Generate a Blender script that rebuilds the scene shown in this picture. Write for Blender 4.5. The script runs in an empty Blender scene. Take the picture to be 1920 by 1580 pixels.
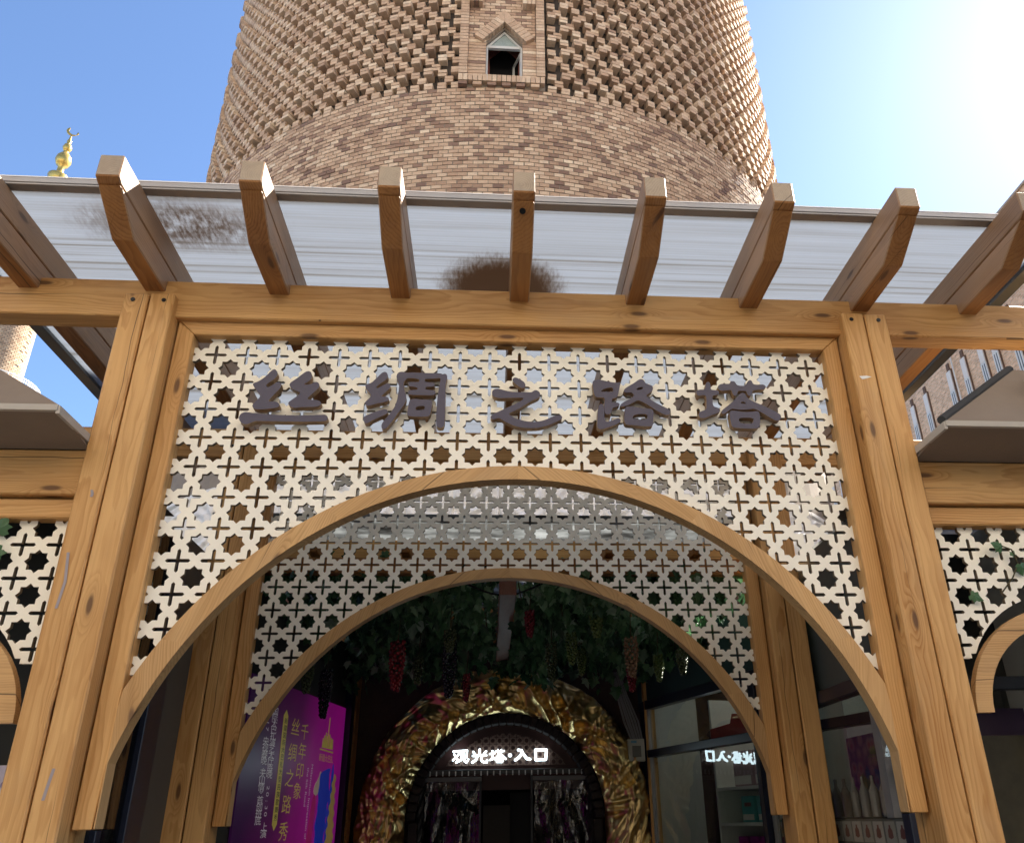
import bpy, bmesh, math, random
from mathutils import Vector, Matrix, noise
from mathutils.geometry import tessellate_polygon
random.seed(7)
PI=math.pi; R_=math.radians
scn=bpy.context.scene
COL=scn.collection
# ------------------------------------------------------------------ camera
F=1501.64; W0,H0=1920,1580
yaw,pitch,roll=0.084869,0.434904,-0.020937
cam=bpy.data.cameras.new('camera'); camo=bpy.data.objects.new('camera',cam); COL.objects.link(camo)
cam.sensor_width=36; cam.sensor_fit='HORIZONTAL'; cam.lens=F/W0*36
cam.shift_x=-81.85/W0; cam.shift_y=45.98/W0
cam.clip_start=.05; cam.clip_end=3000
fwd=Vector((math.sin(yaw)*math.cos(pitch),math.cos(yaw)*math.cos(pitch),math.sin(pitch)))
rt=Vector((math.cos(yaw),-math.sin(yaw),0)); up=rt.cross(fwd)
rt,up=math.cos(roll)*rt+math.sin(roll)*up,-math.sin(roll)*rt+math.cos(roll)*up
M=Matrix((rt,up,-fwd)).transposed().to_4x4(); M.translation=(-.13595,-4.00382,1.6)
camo.matrix_world=M
scn.camera=camo
# ------------------------------------------------------------------ sky, sun, exposure
SUN_AZ,SUN_EL=52.5,43.0       # azimuth from +Y towards +X
w=bpy.data.worlds.new('World'); scn.world=w; w.use_nodes=True
nt=w.node_tree; nt.nodes.clear()
sky=nt.nodes.new('ShaderNodeTexSky'); sky.sky_type='NISHITA'; sky.sun_disc=False
sky.sun_elevation=R_(SUN_EL); sky.sun_rotation=R_(SUN_AZ)
sky.air_density=1.0; sky.dust_density=.75; sky.ozone_density=4.0; sky.altitude=1500
bg=nt.nodes.new('ShaderNodeBackground'); bg.inputs['Strength'].default_value=.05
ow=nt.nodes.new('ShaderNodeOutputWorld')
nt.links.new(sky.outputs[0],bg.inputs[0]); nt.links.new(bg.outputs[0],ow.inputs[0])
sl=bpy.data.lights.new('sun','SUN'); sl.energy=3.7; sl.angle=R_(.5); sl.color=(1,.93,.82)
so=bpy.data.objects.new('sun',sl); COL.objects.link(so)
sd=Vector((math.sin(R_(SUN_AZ))*math.cos(R_(SUN_EL)),math.cos(R_(SUN_AZ))*math.cos(R_(SUN_EL)),math.sin(R_(SUN_EL))))
so.rotation_euler=sd.to_track_quat('Z','Y').to_euler()
scn.view_settings.view_transform='Standard'; scn.view_settings.look='None'
scn.view_settings.exposure=2.68; scn.view_settings.gamma=1
scn.view_settings.use_curve_mapping=False
scn.render.engine='CYCLES'
scn.cycles.use_denoising=True
scn.cycles.max_bounces=8; scn.cycles.transparent_max_bounces=16
scn.cycles.sample_clamp_indirect=6
# ------------------------------------------------------------------ helpers: materials
class N:
    def __init__(s,name):
        s.m=bpy.data.materials.new(name); s.m.use_nodes=True; s.t=s.m.node_tree; s.t.nodes.clear()
        s.out=s.t.nodes.new('ShaderNodeOutputMaterial')
    def n(s,typ,ins=None,**kw):
        d=s.t.nodes.new('ShaderNode'+typ)
        for k,v in kw.items(): setattr(d,k,v)
        for k,v in (ins or {}).items(): s.set(d,k,v)
        return d
    def set(s,d,k,v):
        i=d.inputs[k]
        if isinstance(v,bpy.types.NodeSocket): s.t.links.new(v,i)
        elif isinstance(v,bpy.types.Node): s.t.links.new(v.outputs[0],i)
        else: i.default_value=v
    def math(s,op,a,b=0,c=0,clamp=False):
        d=s.n('Math',{0:a,1:b,2:c},operation=op); d.use_clamp=clamp; return d.outputs[0]
    def vmul(s,a,b): return s.n('VectorMath',{0:a,1:b},operation='MULTIPLY').outputs[0]
    def vadd(s,a,b): return s.n('VectorMath',{0:a,1:b},operation='ADD').outputs[0]
    def mix(s,f,a,b,blend='MIX'):
        d=s.n('MixRGB',{0:f,1:a,2:b},blend_type=blend); return d.outputs[0]
    def ramp(s,f,stops,interp='LINEAR'):
        d=s.n('ValToRGB',{0:f}); cr=d.color_ramp; cr.interpolation=interp
        while len(cr.elements)<len(stops): cr.elements.new(.5)
        for e,(p,c) in zip(cr.elements,stops):
            e.position=p; e.color=tuple(c)+(1,) if len(c)==3 else c
        return d.outputs[0]
    def noise(s,v,scale=1,detail=3,rough=.55): 
        return s.n('TexNoise',{'Vector':v,'Scale':scale,'Detail':detail,'Roughness':rough})
    def obj(s): return s.n('TexCoord').outputs['Object']
    def bsdf(s,**kw):
        d=s.n('BsdfPrincipled')
        for k,v in kw.items(): s.set(d,k.replace('_',' '),v)
        return d
    def bump(s,h,strength=.3,dist=.01): return s.n('Bump',{'Height':h,'Strength':strength,'Distance':dist}).outputs[0]
    def end(s,sh):
        s.t.links.new(sh.outputs[0] if isinstance(sh,bpy.types.Node) else sh,s.out.inputs[0]); return s.m
def c4(c): return tuple(c)+(1,)
def plain(name,col,rough=.6,metal=0,var=.12,scale=6,bump=.0,spec=.4):
    k=N(name); o=k.obj(); nz=k.noise(o,scale,4,.6).outputs[0]
    f=k.math('MULTIPLY_ADD',nz,2*var,1-var)
    c=k.mix(1,c4(col),f,'MULTIPLY')
    b=k.bsdf(Base_Color=c,Roughness=rough,Metallic=metal)
    b.inputs['Specular IOR Level'].default_value=spec
    if bump: k.set(b,'Normal',k.bump(k.noise(o,scale*8,3).outputs[0],bump,.004))
    return k.end(b)
def wood(name,light,dark,grey=0,greyc=(.36,.30,.25),knots=.84,rough=.5):
    k=N(name); o=k.obj(); oi=k.n('ObjectInfo').outputs['Random']
    off=k.n('CombineXYZ',{0:k.math('MULTIPLY',oi,37.0),1:k.math('MULTIPLY_ADD',oi,.22,-.11),2:k.math('MULTIPLY_ADD',k.math('FRACT',k.math('MULTIPLY',oi,17.3)),.2,-.1)}).outputs[0]
    v=k.vadd(o,off)
    wv=k.n('VectorMath',{0:k.noise(k.vmul(v,(1.1,6,6)),1,3,.5).outputs['Color'],1:(.5,.5,.5)},operation='SUBTRACT').outputs[0]
    v2=k.vadd(v,k.vmul(wv,(0,.10,.10)))
    vs=k.n('SeparateXYZ',{0:v}); vor=k.n('TexVoronoi',{'Vector':k.n('CombineXYZ',{0:k.math('MULTIPLY',vs.outputs[0],1.7),1:k.math('MULTIPLY',k.math('ADD',vs.outputs[1],vs.outputs[2]),6.0),2:0.}).outputs[0],'Scale':1.0,'Randomness':1.0},voronoi_dimensions='2D')
    gate=k.math('GREATER_THAN',k.n('SeparateColor',{0:vor.outputs['Color']}).outputs[0],knots)
    kd=vor.outputs['Distance']
    near=k.math('MULTIPLY',k.n('MapRange',{0:kd,1:.34,2:.04,3:0.,4:1.},interpolation_type='SMOOTHSTEP').outputs[0],gate)
    kn=k.math('MULTIPLY',k.n('MapRange',{0:kd,1:.12,2:.05,3:0.,4:1.},interpolation_type='SMOOTHSTEP').outputs[0],gate)
    sp=k.n('SeparateXYZ',{0:v2})
    r=k.math('SQRT',k.math('ADD',k.math('POWER',sp.outputs[1],2),k.math('POWER',sp.outputs[2],2)))
    r=k.math('ADD',r,k.math('MULTIPLY',near,.045))
    ring=k.math('FRACT',k.math('DIVIDE',r,.0135))
    rr=k.ramp(ring,[(0,(.05,)*3),(.45,(.28,)*3),(.82,(1,)*3),(.95,(.75,)*3),(1,(.05,)*3)])
    fib=k.noise(k.vmul(v,(3,160,160)),1,2,.6).outputs[0]
    tone=k.noise(k.vmul(v,(.9,3,3)),1,2,.5).outputs[0]
    streak=k.noise(k.vmul(v,(.5,26,26)),1,3,.6).outputs[0]
    f=k.math('MULTIPLY',rr,k.math('MULTIPLY_ADD',k.noise(k.vmul(v,(.6,4,4)),1,2,.5).outputs[0],.9,-.05,True))
    f=k.math('ADD',f,k.math('MULTIPLY_ADD',fib,.5,-.25))
    f=k.math('ADD',f,k.math('MULTIPLY_ADD',streak,.9,-.45))
    f=k.math('ADD',f,k.math('MULTIPLY_ADD',tone,1.5,-.62),clamp=True)
    c=k.mix(f,c4(light),c4(dark))
    c=k.mix(k.math('MULTIPLY',near,.25),c,c4([x*.7 for x in dark]))
    c=k.mix(k.math('MULTIPLY',kn,.8),c,(.07,.026,.012,1))
    ag=k.math('MULTIPLY',k.math('MULTIPLY_ADD',k.noise(k.vmul(v,(1.3,5,5)),1,4,.7).outputs[0],3.2,-1.75,True),.35)
    c=k.mix(ag,c,(.40,.29,.18,1))
    if grey:
        g=k.math('MULTIPLY',k.math('MULTIPLY_ADD',k.noise(k.vmul(v,(1.5,9,9)),1,4,.65).outputs[0],1.6,-.3,True),grey,0,True)
        c=k.mix(g,c,c4(greyc))
    # thin drying cracks
    yz=k.math('ADD',vs.outputs[1],vs.outputs[2])
    q=k.math('ADD',k.math('MULTIPLY',yz,8.0),k.math('MULTIPLY',k.noise(k.vmul(v,(1.1,0,0)),1,3,.6).outputs[0],.55))
    cid=k.math('FLOOR',q); fr_=k.math('FRACT',q)
    gate2=k.noise(k.n('CombineXYZ',{0:k.math('MULTIPLY',vs.outputs[0],.8),1:k.math('MULTIPLY',cid,3.71),2:oi}).outputs[0],1,2,.5).outputs[0]
    wd_=k.math('MULTIPLY',k.math('SUBTRACT',gate2,.535,0,True),.16)
    cr=k.math('LESS_THAN',k.math('ABSOLUTE',k.math('SUBTRACT',fr_,.5)),wd_)
    c=k.mix(k.math('MULTIPLY',cr,.72),c,(.05,.026,.012,1))
    b=k.bsdf(Base_Color=c,Roughness=rough)
    b.inputs['Specular IOR Level'].default_value=.35
    k.set(b,'Normal',k.bump(k.math('ADD',rr,fib),.18,.002))
    return k.end(b)
def brickmat(name,stops,rough=.85):
    k=N(name); a=k.n('Attribute',attribute_name='tint').outputs['Fac']
    c=k.ramp(a,stops)
    o=k.obj(); nz=k.noise(o,9,5,.7).outputs[0]; n2=k.noise(o,45,3,.7).outputs[0]
    c=k.mix(1,c,k.math('MULTIPLY_ADD',nz,.7,.65),'MULTIPLY')
    c=k.mix(1,c,k.math('MULTIPLY_ADD',n2,.5,.75),'MULTIPLY')
    b=k.bsdf(Base_Color=c,Roughness=rough); b.inputs['Specular IOR Level'].default_value=.2
    k.set(b,'Normal',k.bump(n2,.5,.006))
    return k.end(b)
def flat(name,col,rough=.55): return plain(name,col,rough,0,.05,3)
def emit(name,col,st):
    k=N(name); return k.end(k.n('Emission',{'Color':c4(col),'Strength':st}))
def glassm(name,tint=(.9,.95,.95),rough=.0,base=.05,wav=0,gain=1.0):
    k=N(name)
    fr=k.n('Fresnel',{'IOR':1.5}).outputs[0]
    gl=k.n('BsdfGlossy',{'Color':(1,1,1,1),'Roughness':rough}); tr=k.n('BsdfTransparent',{'Color':c4(tint)})
    if wav:
        nb=k.bump(k.noise(k.vmul(k.obj(),(7,7,3)),1,3,.6).outputs[0],wav,.08); k.set(gl,'Normal',nb)
        fr=k.n('Fresnel',{'IOR':1.5,'Normal':nb}).outputs[0]
    f=k.math('MULTIPLY_ADD',fr,gain,base,True)
    f=k.math('MULTIPLY',f,k.math('SUBTRACT',1.0,k.n('NewGeometry').outputs['Backfacing']))
    return k.end(k.n('MixShader',{0:f,1:tr,2:gl}))
# ------------------------------------------------------------------ materials
PINE=wood('honey_pine',(.67,.39,.15),(.40,.18,.045),knots=.80)
PINE_ARCH=wood('arch_pine',(.62,.37,.15),(.36,.185,.055),.25,(.48,.33,.2),.8)
PINE_DARK=wood('stained_pine',(.44,.20,.06),(.21,.075,.02),.15,(.3,.2,.13))
PINE_SIDE=wood('weathered_pine_side',(.44,.26,.135),(.24,.13,.06),.4,(.34,.26,.19),.7)
PINE_TIP=wood('grey_end_grain',(.50,.39,.27),(.27,.20,.14),.6,(.44,.37,.28),2)
LEDGE=plain('shaded_raw_edge',(.22,.18,.125),.7,0,.1,6)  # raw brown edge, darkened further to stand for shade inside the holes
LATT=plain('cream_board',(.90,.87,.76),.5,0,.13,2.2,.06)
NAVY=plain('navy_face',(.054,.049,.09),.35,0,.1,4)
PLY=wood('plywood_edge',(.32,.2,.1),(.12,.06,.03),.2)
DARKM=plain('dark_steel',(.03,.032,.036),.4,.6)
BLACK=plain('black_void',(.004,.004,.005),.9)  # near black standing in for unlit depth; also the cable's own colour
NAVYF=plain('navy_frame',(.012,.016,.035),.3,0,.1,3)
STEEL=plain('galvanised',(.42,.43,.44),.35,.9,.15,10)
TRIM=plain('grey_aluminium',(.33,.33,.34),.4,.5,.12,8)
TRIM_L=plain('pale_aluminium',(.62,.63,.66),.3,.6,.08,8)
AWN=plain('brown_sheet_metal',(.27,.215,.165),.8,.0,.15,3,.15,.05)
AWN_L=plain('pale_sheet_metal',(.48,.44,.38),.7,.0,.1,3,0,.08)
AWN_G=plain('grey_sheet_metal',(.32,.34,.33),.7,.0,.15,4,0,.08)
WHITE=plain('white_paint',(.78,.78,.76),.4,0,.05,4)
PVC=plain('window_white',(.70,.71,.70),.35,0,.06,4)
PAVE=plain('plaza_granite',(.12,.115,.11),.8,0,.2,.6)
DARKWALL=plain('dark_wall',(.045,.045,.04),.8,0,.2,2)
GREYWALL=plain('grey_shop_wall',(.62,.63,.60),.7,0,.1,2)
TEALW=plain('teal_fascia',(.02,.05,.055),.6,0,.2,2)
GLASS=glassm('shop_glass',(.78,.82,.81),0,.03,0,1.3)
GLASSD=glassm('dark_glass',(.35,.38,.4),0,.06)
CURT=glassm('clear_vinyl',(.80,.82,.82),.02,.03,.6,1.8)
BR=[(0,(.22,.145,.12)),(.18,(.34,.225,.165)),(.45,(.53,.37,.26)),(.75,(.67,.505,.365)),(1,(.80,.66,.50))]
BRICK=brickmat('tower_brick',BR)
BR2=[(0,(.16,.1,.08)),(.4,(.38,.25,.16)),(1,(.62,.46,.31))]
BRICK2=brickmat('pale_brick',BR2)
MORTAR=plain('mortar',(.27,.23,.19),.95,0,.2,8,.3)
RECESS=plain('shaded_recess_brick',(.06,.05,.043),.95,0,.25,7,.4)  # brick colour darkened to stand in for shade deep in the openwork
GOLDF=None
def gold():
    k=N('gold_foil'); o=k.obj()
    v=k.n('TexVoronoi',{'Vector':k.vadd(o,k.vmul(k.noise(o,5,3).outputs['Color'],(.35,.35,.35))),'Scale':6.0},feature='DISTANCE_TO_EDGE').outputs['Distance']
    n=k.noise(k.vmul(o,(14,14,7)),1,2,.5).outputs[0]
    b=k.bsdf(Base_Color=(.84,.63,.29,1),Roughness=.33,Metallic=1.0)
    k.set(b,'Normal',k.bump(k.math('ADD',k.math('MULTIPLY',v,1.2),k.math('MULTIPLY',n,.3)),.05,.02))
    return k.end(b)
GOLDF=gold()
FINIAL=plain('polished_brass',(.62,.41,.11),.3,.6,.05,4)
def leafm():
    k=N('vine_leaf'); a=k.n('Attribute',attribute_name='tint').outputs['Fac']
    c=k.ramp(a,[(0,(.02,.055,.028)),(.5,(.06,.15,.065)),(.8,(.13,.25,.12)),(1,(.36,.46,.36))])
    b=k.bsdf(Base_Color=c,Roughness=.45); t=k.n('BsdfTranslucent',{'Color':c})
    return k.end(k.n('MixShader',{0:.25,1:b,2:t}))
LEAF=leafm()
def grapem(n,c):
    k=N(n); b=k.bsdf(Base_Color=c4(c),Roughness=.25); b.inputs['Subsurface Weight'].default_value=0
    return k.end(b)
GR={'red':grapem('red_grape',(.17,.008,.014)),'green':grapem('green_grape',(.085,.125,.035)),'pink':grapem('blush_grape',(.19,.11,.065)),'dark':grapem('black_grape',(.012,.01,.02)),'maroon':grapem('maroon_grape',(.14,.01,.02)),'olive':grapem('olive_grape',(.045,.06,.025))}
STEM=plain('stem',(.06,.05,.02),.8)
def sheetmat():
    k=N('polycarbonate'); o=k.obj(); sp=k.n('SeparateXYZ',{0:o}); X,Y=sp.outputs[0],sp.outputs[1]
    warp=k.math('MULTIPLY_ADD',k.noise(k.vmul(o,(.6,1,1)),1,2).outputs[0],.03,-.015)
    Yw=k.math('ADD',Y,warp)
    fine=k.noise(k.vmul(o,(.35,75,1)),1,2,.7).outputs[0]
    med=k.noise(k.vmul(o,(.5,14,1)),1,3,.7).outputs[0]
    rib=k.math('SINE',k.math('MULTIPLY',Y,2*PI/.022))
    d=k.math('MULTIPLY_ADD',fine,.55,-.22,True)
    d=k.math('ADD',d,k.math('MULTIPLY_ADD',med,.6,-.27,True))
    d=k.math('ADD',d,k.math('MULTIPLY_ADD',rib,.05,.05))
    brk=k.noise(k.vmul(o,(.8,.0,1)),1,2,.6).outputs[0]
    for y0,wd,am in ((-.385,.02,.75),(-.36,.012,.4),(.015,.012,.45),(.068,.011,.85),(.10,.006,.4),(.16,.010,.4),(.235,.012,.65),(.295,.016,.55),(.80,.02,.5),(1.35,.03,.5),(1.88,.05,.8),(2.2,.03,.5)):
        g=k.math('DIVIDE',k.math('ABSOLUTE',k.math('SUBTRACT',Yw,y0)),wd)
        g=k.math('SUBTRACT',1.0,g,0,True)
        g=k.math('MULTIPLY',g,k.math('MULTIPLY',k.math('MULTIPLY_ADD',k.noise(k.vadd(k.vmul(o,(.7,.01,1)),(y0*31,0,0)),1,2).outputs[0],2.4,-.45,True),am))
        d=k.math('ADD',d,g)
    d=k.math('MINIMUM',d,.9)
    # two mould stains
    sn=k.noise(k.vmul(o,(9,9,1)),1,5,.75).outputs[0]
    sv=k.noise(k.vmul(o,(60,16,1)),1,3,.7).outputs[0]
    def stain(cx,cy,rx,ry,lo,hi,nz,am):
        a=k.math('DIVIDE',k.math('SUBTRACT',X,cx),rx); b=k.math('DIVIDE',k.math('SUBTRACT',Y,cy),ry)
        rr=k.math('SQRT',k.math('ADD',k.math('POWER',a,2),k.math('POWER',b,2)))
        rr=k.math('ADD',rr,k.math('MULTIPLY_ADD',nz,am,-am*.5))
        return k.n('MapRange',{0:rr,1:hi,2:lo,3:0.,4:1.},interpolation_type='SMOOTHSTEP').outputs[0]
    s1=k.math('MULTIPLY',stain(-2.0,-.15,.66,.27,.35,1.1,sn,.9),k.math('MULTIPLY_ADD',k.math('ADD',sv,sn),2.6,-2.05,True))
    s2=stain(-.10,.40,.46,.42,.55,1.02,sv,.5)
    D=k.math('MAXIMUM',k.math('MULTIPLY',s1,.85),k.math('MULTIPLY',s2,.985))
    clean=k.mix(d,(.335,.36,.40,1),(.185,.17,.15,1))
    c=k.mix(D,clean,(.105,.075,.055,1))
    tl=k.n('BsdfTranslucent',{'Color':c}); df=k.n('BsdfDiffuse',{'Color':k.mix(.5,c,(.3,.3,.3,1),'MULTIPLY')})
    tp=k.n('BsdfTransparent',{'Color':c})
    gl=k.n('BsdfGlossy',{'Color':(1,1,1,1),'Roughness':.2})
    a=k.n('MixShader',{0:.06,1:tl,2:df}); b=k.n('MixShader',{0:.10,1:a,2:tp})
    f=k.n('MixShader',{0:.04,1:b,2:gl})
    return k.end(f)
SHEET=sheetmat()
MARBLE=plain('pale_marble',(.80,.79,.77),.6,0,.12,3,.2)
# ------------------------------------------------------------------ helpers: objects
WM={}
def tag(o,label=None,cat=None,group=None,kind=None):
    if label: o['label']=label
    if cat: o['category']=cat
    if group: o['group']=group
    if kind: o['kind']=kind
    return o
def link(name,data,parent=None,M=None):
    M=M or Matrix.Identity(4)
    o=bpy.data.objects.new(name,data); COL.objects.link(o)
    if parent is not None:
        o.parent=parent; o.matrix_basis=WM[parent.name].inverted()@M
    else: o.matrix_basis=M
    WM[o.name]=M.copy(); return o
def thing(name,loc,label,cat,group=None):
    o=link(name,None,None,Matrix.Translation(loc)); o.empty_display_size=.2
    return tag(o,label,cat,group)
class MB:
    def __init__(s): s.v=[];s.f=[];s.m=[];s.t=[]
    def face(s,pts,mi=0,t=.5):
        n=len(s.v); s.v+= [tuple(p) for p in pts]; s.f.append(tuple(range(n,n+len(pts)))); s.m.append(mi); s.t.append(t)
    def idx(s,verts,faces,mi=0,t=.5):
        n=len(s.v); s.v+=[tuple(p) for p in verts]
        for q in faces: s.f.append(tuple(i+n for i in q)); s.m.append(mi); s.t.append(t)
    def box(s,x0,x1,y0,y1,z0,z1,mi=0,t=.5,M=None,skip=()):
        v=[Vector((x,y,z)) for x in (x0,x1) for y in (y0,y1) for z in (z0,z1)]
        if M is not None: v=[M@p for p in v]
        F=[(0,1,3,2),(4,6,7,5),(0,4,5,1),(2,3,7,6),(0,2,6,4),(1,5,7,3)]
        s.idx(v,[q for i,q in enumerate(F) if i not in skip],mi,t)
    def prism(s,poly,y0,y1,mi=0,ms=None,t=.5,M=None,holes=()):
        """poly in (x,z); extruded along y"""
        ms=mi if ms is None else ms
        T=(lambda p:M@Vector(p)) if M is not None else (lambda p:p)
        loops=[poly]+list(holes)
        flat_=[p for l in loops for p in l]
        if holes: tris=tessellate_polygon([[Vector((a,b,0)) for a,b in l] for l in loops])
        else: tris=[tuple(range(len(poly)))]
        for y in (y0,y1):
            s.idx([T((a,y,b)) for a,b in flat_],tris,mi,t)
        for l in loops:
            for i in range(len(l)):
                a,b=l[i],l[(i+1)%len(l)]
                s.face([T((a[0],y0,a[1])),T((b[0],y0,b[1])),T((b[0],y1,b[1])),T((a[0],y1,a[1]))],ms,t)
    def cyl(s,p0,p1,r0,r1=None,n=12,mi=0,t=.5,caps=True):
        r1=r0 if r1 is None else r1; p0=Vector(p0);p1=Vector(p1); d=(p1-p0).normalized()
        a=d.orthogonal().normalized(); b=d.cross(a)
        v=[];
        for p,r in ((p0,r0),(p1,r1)):
            v+=[p+r*(math.cos(2*PI*i/n)*a+math.sin(2*PI*i/n)*b) for i in range(n)]
        f=[(i,(i+1)%n,n+(i+1)%n,n+i) for i in range(n)]
        if caps: f+=[tuple(range(n)),tuple(range(n,2*n))]
        s.idx(v,f,mi,t)
    def lathe(s,prof,n=24,mi=0,c=(0,0),t=.5):
        v=[];m=len(prof)
        for r,z in prof:
            v+=[(c[0]+r*math.cos(2*PI*i/n),c[1]+r*math.sin(2*PI*i/n),z) for i in range(n)]
        f=[(j*n+i,j*n+(i+1)%n,(j+1)*n+(i+1)%n,(j+1)*n+i) for j in range(m-1) for i in range(n)]
        s.idx(v,f,mi,t)
    def mesh(s,name,mats,bevel=0,smooth=False,fix=True):
        me=bpy.data.meshes.new(name); me.from_pydata(s.v,[],s.f)
        for m in (mats if isinstance(mats,(list,tuple)) else [mats]): me.materials.append(m)
        me.polygons.foreach_set('material_index',s.m)
        at=me.attributes.new('tint','FLOAT','FACE'); at.data.foreach_set('value',s.t)
        if fix or bevel:
            bm=bmesh.new(); bm.from_mesh(me)
            bmesh.ops.remove_doubles(bm,verts=bm.verts,dist=1e-5)
            bmesh.ops.recalc_face_normals(bm,faces=bm.faces)
            if bevel:
                bmesh.ops.bevel(bm,geom=[e for e in bm.edges if e.calc_face_angle(0)>.5],offset=bevel,segments=1,affect='EDGES',profile=.5,clamp_overlap=True)
            bm.to_mesh(me); bm.free()
        if smooth: me.polygons.foreach_set('use_smooth',[True]*len(me.polygons))
        me.update(); return me
    def build(s,name,mats,parent=None,M=None,**kw):
        return link(name,s.mesh(name,mats,**kw),parent,M)
def recentre(mb,c,Rm=None):
    """express world-space verts in a local frame centred at c (rotation Rm)"""
    Mw=Matrix.Translation(c)@(Rm.to_4x4() if Rm is not None else Matrix.Identity(4)); I=Mw.inverted()
    mb.v=[tuple(I@Vector(p)) for p in mb.v]; return Mw
AX={'X':Matrix.Identity(3),'Y':Matrix(((0,-1,0),(1,0,0),(0,0,1))),'Z':Matrix(((0,0,1),(0,1,0),(-1,0,0)))}
def timber(name,parent,x0,x1,y0,y1,z0,z1,axis,mat=None,bev=.007):
    mb=MB(); mb.box(x0,x1,y0,y1,z0,z1)
    M=recentre(mb,((x0+x1)/2,(y0+y1)/2,(z0+z1)/2),AX[axis])
    return mb.build(name,mat or PINE,parent,M,bevel=bev)
def bx(name,parent,x0,x1,y0,y1,z0,z1,mat,bev=0):
    mb=MB(); mb.box(x0,x1,y0,y1,z0,z1); M=recentre(mb,((x0+x1)/2,(y0+y1)/2,(z0+z1)/2))
    return mb.build(name,mat,parent,M,bevel=bev)
def chaikin(p,n=2):
    for _ in range(n):
        q=[]
        for i in range(len(p)):
            a,b=p[i],p[(i+1)%len(p)]
            q+=[(a[0]*.75+b[0]*.25,a[1]*.75+b[1]*.25),(a[0]*.25+b[0]*.75,a[1]*.25+b[1]*.75)]
        p=q
    return p
# ------------------------------------------------------------------ ground
mb=MB(); mb.face([(-900,-900,0),(900,-900,0),(900,900,0),(-900,900,0)])
tag(mb.build('ground',PAVE,fix=False),kind='structure')
# ------------------------------------------------------------------ brick tower
TX,TY,TR=-.05,13.12,7.12
tower=thing('brick_tower',(TX,TY,0),'huge round brick tower with diagonal openwork brick pattern above a plain band','tower')
def pol(b,r,z): return Vector((TX+r*math.sin(b),TY-r*math.cos(b),z))
ZR=13.10
mb=MB(); ns=96
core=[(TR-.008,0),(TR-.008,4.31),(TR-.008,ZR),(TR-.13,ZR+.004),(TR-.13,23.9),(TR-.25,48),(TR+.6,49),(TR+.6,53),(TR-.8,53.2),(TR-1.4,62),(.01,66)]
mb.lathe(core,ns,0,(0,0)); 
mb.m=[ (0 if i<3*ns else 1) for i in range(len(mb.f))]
keep=[]
for i,f in enumerate(mb.f):
    c=sum((Vector(mb.v[k]) for k in f),Vector())/len(f)
    if abs(c.x)<.8 and c.y<0 and 13.2<c.z<40: continue
    if abs(c.x)<3.0 and c.y<0 and c.z<4.3: continue
    keep.append(i)
mb.f=[mb.f[i] for i in keep]; mb.m=[mb.m[i] for i in keep]; mb.t=[mb.t[i] for i in keep]
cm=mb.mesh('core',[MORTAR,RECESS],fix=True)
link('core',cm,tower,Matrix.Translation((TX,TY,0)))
def brick_at(mb,b,z0,wid,hgt,r_out,depth,t,hal=.5):
    hw=wid/2/r_out
    p=[pol(b+s*hw,r,z) for r in (r_out-depth,r_out) for s in (-1,1) for z in (z0,z0+hgt)]
    # order r,s,z
    mb.idx(p,[(4,6,7,5),(0,1,5,4),(2,6,7,3),(0,4,6,2),(1,3,7,5)],0,t)
singles=[]
CH,BLn=.0832,.167
wall=MB(); rnd=random.Random(3)
nb=int(2*PI*TR/BLn); rows=int((ZR-9.3)/CH)
BAYL,BAYR=-.845,.665
def tnt(): 
    x=rnd.random()
    return .03+.15*rnd.random() if x<.13 else min(1,max(0,rnd.gauss(.56,.19)))
for r in range(rows):
    z=ZR-(r+1)*CH
    for i in range(nb):
        b=(i+(.5 if r%2 else 0)+.05*rnd.random())*2*PI/nb-PI
        if abs(b)>R_(76): continue
        lum=tnt()
        d=TR+rnd.uniform(-.004,.006)
        if z<11.35 and abs(b)<R_(27) and z>9.95 and len(singles)<300:
            singles.append((b,z,d,lum))
        else: brick_at(wall,b,z,BLn-.015+rnd.uniform(-.006,.003),CH-.016,d,.05,lum)
# single bricks share eight meshes
vari=[]
for k in range(10):
    m_=MB(); m_.box(-BLn/2+.0065,BLn/2-.0065,-.05,0,0,CH-.016,t=.06 if k==0 else .2+.075*k); vari.append(m_.mesh('brick',BRICK))
for (b,z,d,l) in singles:
    link('brick',vari[rnd.randrange(10)],tower,Matrix.Translation(pol(b,d,z))@Matrix.Rotation(b,4,'Z')@Matrix.Scale(-1,4,(0,1,0)))
# openwork pattern
PC=.0385*2; SLOT=.241; BW=.152
ns_=int(2*PI*TR/SLOT); 
def block(b,z,out,dp):
    for c in range(2):
        brick_at(wall,b+rnd.uniform(-.0006,.0006),z+c*PC,BW,PC-.011,TR+out+rnd.uniform(-.004,.004),dp,min(1,max(.1,rnd.gauss(.66,.16))))
nrow=int((21.8-ZR)/(2*PC))
for r in range(nrow+1):
    z=ZR+.004+r*2*PC
    for i in range(ns_):
        b=i*2*PI/ns_-PI
        if abs(b)>R_(76): continue
        if r%2==0:
            full=r//2; bb=b
            P_=((i+full)%2==0) and r>0
            if not(BAYL-.04<TR*math.sin(bb)+TX-BW/2*0 and TR*math.sin(bb)+TX<BAYR+.04): block(bb,z,.062 if P_ else 0.0,.22 if P_ else .14)
        else:
            full=(r+1)//2
            if (i+full)%2==1:
                bb=b+PI/ns_
                if not(BAYL-.04<TR*math.sin(bb)+TX and TR*math.sin(bb)+TX<BAYR+.04): block(bb,z,0.0,.14)
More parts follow.
